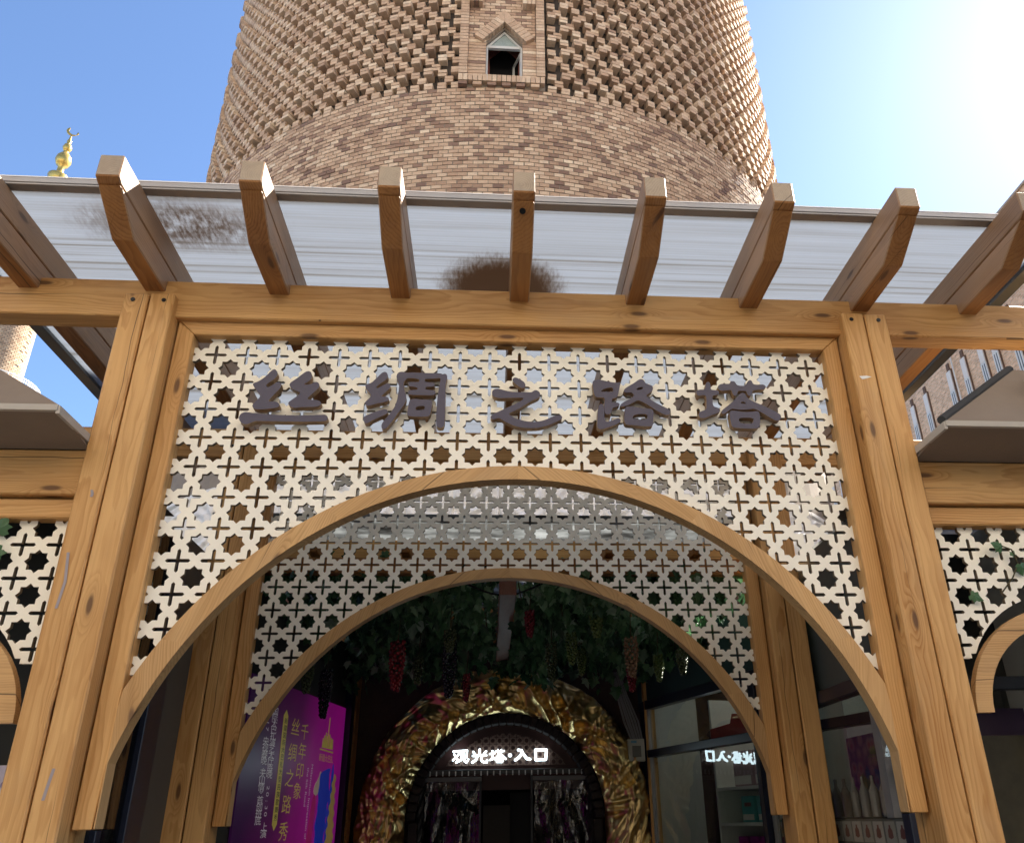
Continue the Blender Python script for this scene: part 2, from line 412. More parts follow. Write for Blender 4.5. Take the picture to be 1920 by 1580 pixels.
# window bay
YB=TY-TR-.03      # front plane of the bay
def fb(x0,x1,z0,z1,t=None,out=0.0,dep=.1): wall.box(x0,x1,YB-out,YB+dep,z0,z1,0,tnt() if t is None else t)
WX0,WX1,WZ0,WZS,WZA=-.375,.265,13.335,14.19,14.60
xm=(WX0+WX1)/2
for sx in (BAYL,BAYR-.15):      # strips of headers
    z=13.345
    while z<21.5: fb(sx,sx+.148,z,z+PC-.010,min(1,max(.2,rnd.gauss(.62,.13))),.04,.2); z+=PC
# recessed bay brickwork
mbx=MB(); mbx.box(BAYL,WX0-.002,YB+.06,YB+.16,13.1,21.5); mbx.box(WX1+.002,BAYR,YB+.06,YB+.16,13.1,21.5)
mbx.box(WX0,WX1,YB+.06,YB+.16,WZA+.15,21.5); mbx.prism([(WX0,WZS),(xm,WZA),(WX1,WZS),(WX1,WZA+.148),(WX0,WZA+.148)],YB+.061,YB+.159)
mbx.box(WX0,WX1,YB+.06,YB+.16,13.1,13.3)
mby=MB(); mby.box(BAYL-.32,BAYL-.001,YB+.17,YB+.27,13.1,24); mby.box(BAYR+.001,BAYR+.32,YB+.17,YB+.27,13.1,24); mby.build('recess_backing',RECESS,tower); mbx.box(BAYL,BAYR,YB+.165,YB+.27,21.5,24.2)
mbx.build('bay_backing',MORTAR,tower,fix=True)
def roof_z(x): return WZS+.04+(WZA-WZS)*(1-abs(x-xm)/((WX1-WX0)/2))
z=13.345; row=0
while z<17.5:
    x=BAYL+.152-(row%2)*.1
    while x<BAYR-.15:
        xa,xb=max(x,BAYL+.152),min(x+.19,BAYR-.152)
        if xb-xa>.03:
            mid=(xa+xb)/2; lim=.21+.0
            inside=(z<WZS+.05 and xb>WX0-.02 and xa<WX1+.02)
            if inside:
                pass
            elif z<WZS+.05: pass
            elif not(abs(mid-xm)<.55 and z<roof_z(mid)+.26): fb(xa,xb-.011,z,z+PC-.011,None,-.03,.1)
        x+=.19
    if z<WZS+.05: fb(BAYL+.152,WX0-.006,z,z+PC-.011,None,-.02,.1); fb(WX1+.006,BAYR-.152,z,z+PC-.011,None,-.02,.1)
    z+=PC; row+=1
# pointed hood of bricks over the window
for s in (-1,1):
    x_a,z_a=xm,WZA+.07; x_b,z_b=xm+s*.385,WZS-.01
    L=math.hypot(x_b-x_a,z_b-z_a); ux,uz=(x_b-x_a)/L,(z_b-z_a)/L; nx,nz=-uz*s,ux*s
    wall.prism([(x_a+s*.002,z_a),(x_a+nx*.19,z_a+nz*.19),(x_a+s*.002,z_a+.19/nz)],YB-.05,YB+.12,0,None,.6)
    for k in range(7):
        a0=k*L/7+.004; a1=(k+1)*L/7-.006
        q=[(x_a+ux*a0,z_a+uz*a0),(x_a+ux*a1,z_a+uz*a1),(x_a+ux*a1+nx*.19,z_a+uz*a1+nz*.19),(x_a+ux*a0+nx*.19,z_a+uz*a0+nz*.19)]
        wall.prism(q,YB-.05,YB+.12,0,None,min(1,max(.25,rnd.gauss(.6,.15))))
# sill: soldier bricks over a dentil course
x=BAYL
while x<BAYR-.03: fb(x,x+.074,13.18,13.33,min(1,max(.2,rnd.gauss(.6,.16))),.035,.1); x+=.0838
x=BAYL; k=0
while x<BAYR-.03:
    if k%2==0: fb(x,x+.15,13.10,13.17,None,.02,.1)
    x+=.151 if k%2==0 else .10
    k+=1
for sx in (BAYL+.16,BAYR-.16-.23):
    for j in range(3): fb(sx+j*.078,sx+j*.078+.07,15.12,15.5,None,.10,.2)
# side bays near the silhouette
for sgn,zt in ((-1,12.75),(1,13.0)):
    b=sgn*R_(70); 
    z=8.0
    while z<zt:
        for j in range(4): brick_at(wall,b+(j-1.5)*.026,z,.178,PC-.01,TR+.17,.2,tnt())
        z+=PC
wm=wall.mesh('brickwork',BRICK,fix=False)
bw=link('brickwork',wm,tower); bw['kind']='stuff'
# window of the tower
wf=MB(); wd=.03
out=[(WX0,WZ0),(WX1,WZ0),(WX1,WZS),(xm,WZA),(WX0,WZS)]
inn=[(WX0+wd,WZ0+.01),(WX1-wd,WZ0+.01),(WX1-wd,WZS-.03),(WX0+wd,WZS-.03)]
tri=[(WX0+.07,WZS+.03),(WX1-.07,WZS+.03),(xm,WZA-.06)]
wf.prism(out,YB+.10,YB+.15,0,None,.5,None,[inn,tri])
fr=wf.build('window',PVC,tower,fix=True)
pn=MB(); pn.prism(tri,YB+.12,YB+.13); pn.build('pane',plain('frosted_pane',(.34,.42,.42),.3,0,.5,60),fr)
vd=MB(); vd.box(WX0+wd,WX1-wd,YB+.5,YB+.52,WZ0-.2,WZS+.9); vd.prism([(WX0,WZ0-.1),(WX1,WZ0-.1),(WX1,14.3),(xm,14.8),(WX0,14.3)],YB+.6,YB+.7)
vd.build('dark_interior',BLACK,fr)  # black sheets stand in for the unlit room behind the window
rv=MB(); rv.prism([(WX0-.01,WZ0),(WX1+.01,WZ0),(WX1+.01,WZA),(WX0-.01,WZA)],YB+.38,YB+.4,0,None,.5,None,[[(WX0+.06,WZ0+.001),(WX1-.06,WZ0+.001),(WX1-.06,14.22),(xm,14.52),(WX0+.06,14.22)]])
rv.build('lining',plain('red_lining',(.22,.07,.05),.8),fr)
cs=MB(); Mc=Matrix.Translation((WX1-wd,YB+.14,0))@Matrix.Rotation(R_(-68),4,'Z'); cs.prism([(-.36,WZ0+.02),(0,WZ0+.02),(0,WZS-.05),(-.36,WZS-.05)],0,.03,0,None,.5,Mc,[[(-.32,WZ0+.06),(-.04,WZ0+.06),(-.04,WZS-.09),(-.32,WZS-.09)]])
cs.build('casement',PVC,fr)
# carved marble frieze round the tower base
mb=MB(); na,nz=520,60; RF=TR+.10; vv=[]
Z0,Z1=4.30,6.05
for j in range(nz+1):
    z=Z0+(Z1-Z0)*j/nz
    for i in range(na+1):
        b=R_(-50)+R_(100)*i/na; s=b*RF
        u=s/.62; cell=math.floor(u); fu=u-cell-.5; fz=(z-5.42)/.62
        rr=math.hypot(fu,fz); th=math.atan2(fz,fu)
        h=.5+.5*math.sin(rr*26+th*(3 if cell%2 else -3)); 
        n=noise.noise(Vector((s*5,z*5,1.3)))*.6+noise.noise(Vector((s*13,z*13,4)))*.4
        h=(.6*h+.7*n)*.055
        if min(z-Z0,Z1-z)<.08: h=.05
        if abs(u-round(u))<.03: h-=.03
        vv.append(pol(b,RF+h,z))
ff=[(j*(na+1)+i,j*(na+1)+i+1,(j+1)*(na+1)+i+1,(j+1)*(na+1)+i) for j in range(nz) for i in range(na)]
mb.idx(vv,ff); 
fz=mb.build('relief_frieze',MARBLE,tower,fix=False,smooth=False)
# ------------------------------------------------------------------ minaret (far left)
MX,MY=-33.95,46.0
mn=thing('minaret',(MX,MY,0),'distant pale brick minaret with white railed balcony and brass crescent finial','minaret')
Mm=Matrix.Translation((MX,MY,0))
mb=MB(); mb.lathe([(2.3,0),(2.1,26.2),(2.9,27.4),(2.9,27.7),(1.58,27.72),(1.55,38),(2.6,39),(2.6,39.3),(1.3,39.4),(1.25,42),(1.4,42.2),(.9,45.5),(.5,46.6)],40); mb.m=[0]*len(mb.f)
mb.build('shaft',MORTAR,mn,Mm,smooth=False)
mb=MB(); z=27.75; row=0
while z<37.9:
    n=38
    for i in range(n):
        a=(i+.5*(row%2))*2*PI/n
        if math.cos(a-R_(-95))<-.15: continue
        rr=1.57+ (0 if rnd.random()>.03 else -.05)
        q=[]
        hw=PI/n*.88
        p=[Vector((r*math.cos(a+s*hw),r*math.sin(a+s*hw),zz)) for r in (rr,rr+.05) for s in (-1,1) for zz in (z,z+.115)]
        mb.idx(p,[(4,6,7,5),(0,1,5,4),(2,6,7,3),(0,4,6,2),(1,3,7,5)],0,min(1,max(.35,rnd.gauss(.72,.14))))
    z+=.14; row+=1
o=mb.build('brickwork',BRICK2,mn,Mm,fix=False); o['kind']='stuff'
mb=MB()
for zz,rr in ((28.75,.05),(28.55,.02),(27.82,.03)):
    n=48
    for i in range(n):
        a,b=2*PI*i/n,2*PI*(i+1)/n
        mb.cyl((2.8*math.cos(a),2.8*math.sin(a),zz),(2.8*math.cos(b),2.8*math.sin(b),zz),rr,None,6,caps=False)
for i in range(100):
    a=2*PI*i/100; mb.cyl((2.8*math.cos(a),2.8*math.sin(a),27.7),(2.8*math.cos(a),2.8*math.sin(a),28.75),.05 if i%8==0 else .018,None,5,caps=False)
mb.build('balcony_railing',WHITE,mn,Mm)
mb=MB(); mb.lathe([(.3,46.0),(.62,46.75),(.72,47.1),(.70,47.2),(.35,47.35),(.25,47.6),(.22,48.2),(.42,48.35),(.56,48.75),(.50,49.15),(.25,49.55),(.14,49.75),(.22,49.8),(.33,50.1),(.25,50.4),(.12,50.55),(.15,50.65),(.17,50.8),(.1,51.0),(.05,51.4),(.01,51.5)],20,0)
o=mb.build('finial',FINIAL,mn,Mm,smooth=True)
mb=MB(); A=[];B=[]
for i in range(25):
    t=R_(-250)+R_(285)*i/24-R_(10)
    A.append((.40*math.cos(t),.40*math.sin(t)));
cx_=.10; 
ang=[R_(120)+R_(255)*i/24 for i in range(25)]
outp=[(.40*math.cos(a),.40*math.sin(a)) for a in ang]
inp=[(.13+.36*math.cos(a)*1.0,.05+.34*math.sin(a)) for a in reversed(ang)]
inp=inp[3:-3]
mb.prism([(a,b+51.85) for a,b in outp+inp],-.04,.04)
mb.build('crescent',FINIAL,o,Mm@Matrix.Rotation(R_(20),4,'Z'))
# ------------------------------------------------------------------ brick building on the right
bd=thing('brick_building',(26,22,0),'brown brick building with white panel windows at the right behind the porch roof','building')
def wallbricks(): 
    k=N('brick_courses'); o=k.obj(); sp=k.n('SeparateXYZ',{0:o})
    u=k.n('CombineXYZ',{0:sp.outputs[1],1:sp.outputs[2],2:0.}).outputs[0]
    b=k.n('TexBrick',{'Vector':u,'Scale':1.0,'Color1':(.78,.52,.33,1),'Color2':(.52,.31,.19,1),'Mortar':(.66,.54,.42,1),'Mortar Size':.012,'Brick Width':.26,'Row Height':.1,'Bias':-.1})
    n=k.noise(k.vmul(u,(3.8,10,1)),1,2,.8).outputs[0]
    c=k.mix(1,b.outputs[0],k.math('MULTIPLY_ADD',n,1.1,.45),'MULTIPLY')
    s=k.bsdf(Base_Color=c,Roughness=.85); k.set(s,'Normal',k.bump(b.outputs['Fac'],-.4,.01)); return k.end(s)
WB=wallbricks()
mb=MB(); mb.box(20,34,-2,46,0,23.3); mb.build('wall',WB,bd)
mb=MB(); mb.box(19.92,34.1,-2.1,46.1,23.3,23.40); mb.build('cornice',plain('buff_coping',(.45,.36,.28),.7),bd)
wn0=None
PANEL=plain('white_panel',(.74,.70,.66),.6); WG=plain('window_glass',(.12,.15,.17),.1,0,.1,1)
STEP=plain('dark_brick_reveal',(.14,.085,.06),.9)
for gi in range(6):
  for fl in (0,1,2):
    for k,yy in enumerate((23.05,24.3,25.45,27.55,28.8)):
        y=yy+gi*6.6-13.2; z=18.3-fl*4.2
        if y<16 or y>45: continue
        if wn0 is None:
            a=MB(); a.prism([(-.22,-2.2),(.22,-2.2),(.22,1.0),(.10,1.0),(.10,1.35),(-.10,1.35),(-.10,1.0),(-.22,1.0)],-.05,.0,M=Matrix.Rotation(R_(-90),4,'Z')@Matrix.Identity(4))
            m0=a.mesh('window',STEP)
            a=MB(); a.box(-.09,-.02,-.16,.16,0,.95); m1=a.mesh('panel',PANEL)
            a=MB(); a.box(-.10,-.03,-.17,-.11,-2.1,-.02); a.box(-.10,-.03,.11,.17,-2.1,-.02); a.box(-.10,-.03,-.03,.03,-2.1,-.02); a.box(-.105,-.035,-.17,.17,-.09,-.03); m2=a.mesh('frame',PVC)
            a=MB(); a.box(-.08,-.045,-.15,.15,-2.1,-.05); m3=a.mesh('pane',WG); wn0=1
        Mw=Matrix.Translation((20,y,z))
        f=link('window',m0,bd,Mw); link('panel',m1,f,Mw); link('frame',m2,f,Mw); link('pane',m3,f,Mw)
a=MB(); a.cyl((19.9,25.0,2),(19.9,25.0,23.3),.03,n=8); a.build('downpipe',PVC,bd)
# unseen building added behind the viewer to bounce warm sunlight forward
ab=thing('bounce_hall',(-10,-32,0),'unseen long tan hall added across the plaza to bounce warm light','building')
bx('wall',ab,-75,45,-44,-34,13,40,plain('pale_render',(.68,.58,.46),.8,0,.1,.5))
bx('arcade',ab,-75,45,-44,-37,0,12.99,plain('arcade_shade',(.05,.05,.05),.8))  # lower floors kept dark to cut the light bounced from below
for i in range(20): bx('pillar',ab,-74+6*i,-73.2+6*i,-36.9,-34.1,0,12.98,plain('pillar_stone',(.2,.18,.15),.8))
for i in range(28):
    for z0 in (16,23,30): bx('window',ab,-72+4.2*i,-70.4+4.2*i,-34.2,-33.95,z0,z0+2.6,WG)
# ------------------------------------------------------------------ lattice generator
def lattice(x0,x1,z0,z1,p,X0,Z0,yf,yb,keep=None,cut=None,tint=.5):
    """star-and-cross fretwork; stars at X0+k p, Z0-j p. cut=(xs,zs) polyline: keep what is above it"""
    R=.350*p; h=R/math.sqrt(2); c=p/2; L=.360*p; wv=.053*p
    quad=[(0,R),(R-h,h),(h,h),(h,R-h),(R,0),(c,0),(c,c-L),(c-wv,c-L+wv),(c-wv,c-wv),(c-L+wv,c-wv),(c-L,c),(0,c)]
    tris=tessellate_polygon([[Vector((a,b,0)) for a,b in quad]])
    edges=[(0,1),(1,2),(2,3),(3,4),(6,7),(7,8),(8,9),(9,10)]
    strips=[(x0,x1,z0,z0)]
    if cut:
        xs,zs=cut; strips=[]
        for i in range(len(xs)-1): strips.append((max(x0,xs[i]),min(x1,xs[i+1]),zs[i],zs[i+1],xs[i],xs[i+1]))
        strips=[s for s in strips if s[1]>s[0]+1e-6]
    def halfs(s):
        H=[(1,0,-s[0]),(-1,0,s[1]),(0,-1,z1)]
        if len(s)==4: H.append((0,1,-z0))
        else:
            dx,dz=s[5]-s[4],s[3]-s[2]; H.append((-dz/dx,1,dz/dx*s[4]-s[2]))
            H.append((0,1,-z0))
        return H
    HS=[(s,halfs(s)) for s in strips]
    def clip(poly,H):
        for a,b,d in H:
            out=[]; n=len(poly)
            if n==0: return []
            for i in range(n):
                P,Q=poly[i],poly[(i+1)%n]; dp=a*P[0]+b*P[1]+d; dq=a*Q[0]+b*Q[1]+d
                if dp>=0: out.append(P)
                if (dp>=0)!=(dq>=0):
                    t=dp/(dp-dq); out.append((P[0]+t*(Q[0]-P[0]),P[1]+t*(Q[1]-P[1])))
            poly=out
        return poly
    def clipseg(P,Q,H):
        t0,t1=0.,1.
        for a,b,d in H:
            dp=a*P[0]+b*P[1]+d; dq=a*Q[0]+b*Q[1]+d
            if dp<0 and dq<0: return None
            if dp<0: t0=max(t0,dp/(dp-dq))
            elif dq<0: t1=min(t1,dp/(dp-dq))
        if t1-t0<1e-6: return None
        L=lambda t:(P[0]+t*(Q[0]-P[0]),P[1]+t*(Q[1]-P[1]))
        return L(t0),L(t1)
    mb=MB()
    k0=math.floor((x0-X0)/p)-1; k1=math.ceil((x1-X0)/p)+1
    j0=math.floor((Z0-z1)/p)-1; j1=math.ceil((Z0-z0)/p)+1
    for k in range(k0,k1+1):
        for j in range(j0,j1+1):
            cx,cz=X0+k*p,Z0-j*p
            if cut:
                lo=min((s[2] if True else 0) for s in strips if s[1]>=cx-c and s[0]<=cx+c) if any(s[1]>=cx-c and s[0]<=cx+c for s in strips) else None
                if lo is None: continue
            for sx in (1,-1):
                for sz in (1,-1):
                    q=[(cx+sx*a,cz+sz*b) for a,b in quad]
                    bx0,bx1=min(cx,cx+sx*c),max(cx,cx+sx*c)
                    for s,H in HS:
                        if s[1]<=bx0 or s[0]>=bx1: continue
                        for tr in tris:
                            g=clip([q[i] for i in tr],H)
                            if len(g)>=3:
                                mb.face([(a,yf,b) for a,b in g],0); mb.face([(a,yb,b) for a,b in g],0)
                        for a,b in edges:
                            sg=clipseg(q[a],q[b],H)
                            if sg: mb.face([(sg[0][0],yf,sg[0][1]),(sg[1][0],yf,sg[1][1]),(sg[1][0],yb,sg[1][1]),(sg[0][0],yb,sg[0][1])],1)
    return mb
def archz(x,c,R): return c+math.sqrt(max(0,R*R-x*x))
# ------------------------------------------------------------------ the timber pergola
pg=thing('timber_pergola',(0,0,0),'golden pine pergola with cream fretwork panels, two arches and a translucent roof','pergola')
def post(xi,y0,sgn,zt=4.41):
    """xi inner face x, sgn direction outwards"""
    w=.283; xa=xi; xb=xi+sgn*w/2
    a,b=sorted((xi,xi+sgn*(w/2-.005))); o=timber('post',pg,a,b,y0,y0+.28,0,zt,'Z',bev=.008)
    a,b=sorted((xi+sgn*(w/2+.005),xi+sgn*w)); o2=timber('half_timber',o,a,b,y0+.002,y0+.278,0,zt-.004,'Z',bev=.008)
    m=MB(); a,b=sorted((xi+sgn*.05,xi+sgn*(w-.05))); m.box(a,b,y0+.03,y0+.25,0,zt-.02); m.build('packing_strip',BLACK,o)
    for x in (xi+sgn*.055,xi+sgn*(w-.055)):
        m=MB(); m.cyl((x,y0-.003,zt-.05),(x,y0+.01,zt-.05),.013,n=12); m.cyl((x,y0-.006,zt-.05),(x,y0+.0,zt-.05),.006,n=8); m.build('bolt',DARKM,o)
for y0 in (0.,2.0):
    post(-1.997,y0,-1); post(2.0,y0,1)
def frame(y0,lat_y,X0,Z0):
    # beam
    timber('beam',pg,-4.2,4.2,y0+.06,y0+.20,4.287,4.54,'X')
    # mitred rails
    for s in (-1,1):
        xo,xi=s*1.986,s*1.889
        poly=[(xo,1.593),(xi+s*.012,1.593),(xi,1.9),(xi,4.197),(xo,4.284)]
        mb=MB(); mb.prism(poly,y0+.10,y0+.20); M=recentre(mb,((xo+xi)/2,y0+.15,3.0),AX['Z']); mb.build('rail',PINE,pg,M,bevel=.004)
    mb=MB(); mb.prism([(-1.984,4.286),(1.984,4.286),(1.887,4.198),(-1.887,4.198)],y0+.1005,y0+.1995); M=recentre(mb,(0,y0+.15,4.24),AX['X']); mb.build('rail',PINE,pg,M,bevel=.004)
    # arch in segments
    ci,Ri,co,Ro=1.349,1.957,1.300,2.085
    cuts=[8,33,61,90,119,147,172]
    for a,b in zip(cuts[:-1],cuts[1:]):
        n=10; inner=[];outer=[]
        for i in range(n+1):
            t=R_(a+(b-a)*i/n); inner.append((Ri*math.cos(t),ci+Ri*math.sin(t)))
            xo=Ro*math.cos(t); zo=co+Ro*math.sin(t)
            if abs(xo)>1.891: xo=math.copysign(1.891,xo)
            outer.append((xo,zo))
        if a==8: inner=[(1.914,1.596)]+inner; outer=[(1.905,1.596)]+outer; inner=[p for p in inner]; 
        if b==172: inner=inner+[(-1.914,1.596)]; outer=outer+[(-1.905,1.596)]
        inner=[(x if abs(x)<1.889 else math.copysign(1.889-.004,x),z) for x,z in inner]
        outer=[(x if abs(x)<1.8905 else math.copysign(1.8905,x),z) for x,z in outer]
        mb=MB(); 
        for i in range(len(inner)-1):
            q=[inner[i],inner[i+1],outer[i+1],outer[i]]
            for yy in (y0+.095,y0+.185): mb.face([(x,yy,z) for x,z in q])
            for e in ((inner[i],inner[i+1]),(outer[i],outer[i+1])):
                mb.face([(e[0][0],y0+.095,e[0][1]),(e[1][0],y0+.095,e[1][1]),(e[1][0],y0+.185,e[1][1]),(e[0][0],y0+.185,e[0][1])])
        for e in ((inner[0],outer[0]),(inner[-1],outer[-1])):
            mb.face([(e[0][0],y0+.095,e[0][1]),(e[1][0],y0+.095,e[1][1]),(e[1][0],y0+.185,e[1][1]),(e[0][0],y0+.185,e[0][1])])
        tm=R_((a+b)/2); mid=Vector((2.0*math.cos(tm),y0+.14,1.32+2.0*math.sin(tm)))
        # boards run askew to the curve, mitred at the crown
        ang=tm-PI/2+(R_(-28) if tm<PI/2 else R_(28))
        Rm=Matrix.Rotation(-ang,3,'Y')
        M=recentre(mb,mid,Rm); mb.build('arch_segment',PINE_ARCH,pg,M,fix=True)
    xs=[-1.93+3.86*i/60 for i in range(61)]; zs=[archz(x,1.30,2.05) for x in xs]
    lm=lattice(-1.90,1.90,1.9,4.21,.1773,X0,Z0,lat_y,lat_y+.023,cut=(xs,zs))
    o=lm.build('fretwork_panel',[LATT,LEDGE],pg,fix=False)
frame(0.,.15,-1.6743,3.4701)
frame(2.0,2.15,-.1,3.866)
# rafters
for i in range(9):
    xc=-2.857+.7155*i; hw=.0605
    lo=[(-.40,4.462),(2.9,4.462),(2.9,4.617),(-.652,4.617)]
    hi=[(-.652,4.62),(2.9,4.62),(2.9,4.783),(-.692,4.783),(-.692,4.642)]
    prev=None
    for nm,pl,dx in (('rafter',hi,0),('lower_timber',lo,.0015)):
        mb=MB()
        Mr=Matrix(((0,-1,0,xc),(1,0,0,0),(0,0,1,0),(0,0,0,1)))
        mb.prism(pl,-hw+dx,hw-dx,0,None,.5,Mr)
        M=recentre(mb,(xc,1.1,4.62),AX['Y'])
        me=mb.mesh(nm,[PINE_DARK,PINE_SIDE,PINE_TIP],bevel=.006)
        for p in me.polygons:
            n=p.normal   # local: x along rafter, y across, z up
            p.material_index=1 if abs(n.y)>.5 or n.z>.5 else (2 if (n.x<-.9 and nm=='rafter') else 0)
        o=link(nm,me,prev or pg,M)
        if prev is None: prev=o
    if i==4:
        m=MB(); m.cyl((xc-.005,-.61,4.58),(xc-.005,-.585,4.605),.017,n=14); m.build('bolt_hole',BLACK,prev)
CHK=flat('chalk_grey',(.33,.29,.30))
for p0,p1,p2 in (((128,1035),(122,1090),(105,1140)),((101,1440),(92,1465),(80,1500)),((172,918),(173,925),(171,931))):
    m=MB()
    pts=[]
    for x,y in (p0,p1,p2):
        d=((x-960-81.85)/F)*rt+((790-(y-45.98))/F)*up+fwd; c0=Vector(camo.matrix_world.translation); pts.append(c0+d*((-.001-c0.y)/d.y))
    for a,b in zip(pts[:-1],pts[1:]): m.face([(a.x-.007,-.001,a.z),(a.x+.007,-.001,a.z),(b.x+.007,-.001,b.z),(b.x-.007,-.001,b.z)])
    m.build('chalk_mark',CHK,pg,fix=False)
m=MB(); m.prism([(2.03,3.955),(2.075,3.96),(2.105,3.953),(2.075,3.942),(2.045,3.935)],-.0015,-.0005); m.build('paper_scrap',WHITE,pg)
# translucent roof sheet + edge trims
mb=MB(); mb.box(-3.3,3.3,-.40,2.95,4.787,4.795); mb.build('roof_sheet',SHEET,pg)
mb=MB(); mb.box(-3.33,3.33,-.445,-.385,4.785,4.797); mb.box(-3.33,3.33,-.45,-.435,4.797,4.83,0)
mb.build('edge_trim',TRIM,pg,bevel=.002)
mb=MB(); mb.box(-3.33,3.33,-.452,-.395,4.8305,4.837); mb.build('edge_trim',TRIM_L,pg)
for s in (-1,1):
    a,b=sorted((s*3.27,s*3.36)); bx('edge_trim',pg,a,b,-.38,2.95,4.76,4.82,plain('dark_edge',(.12,.13,.13),.4,.3),.003)
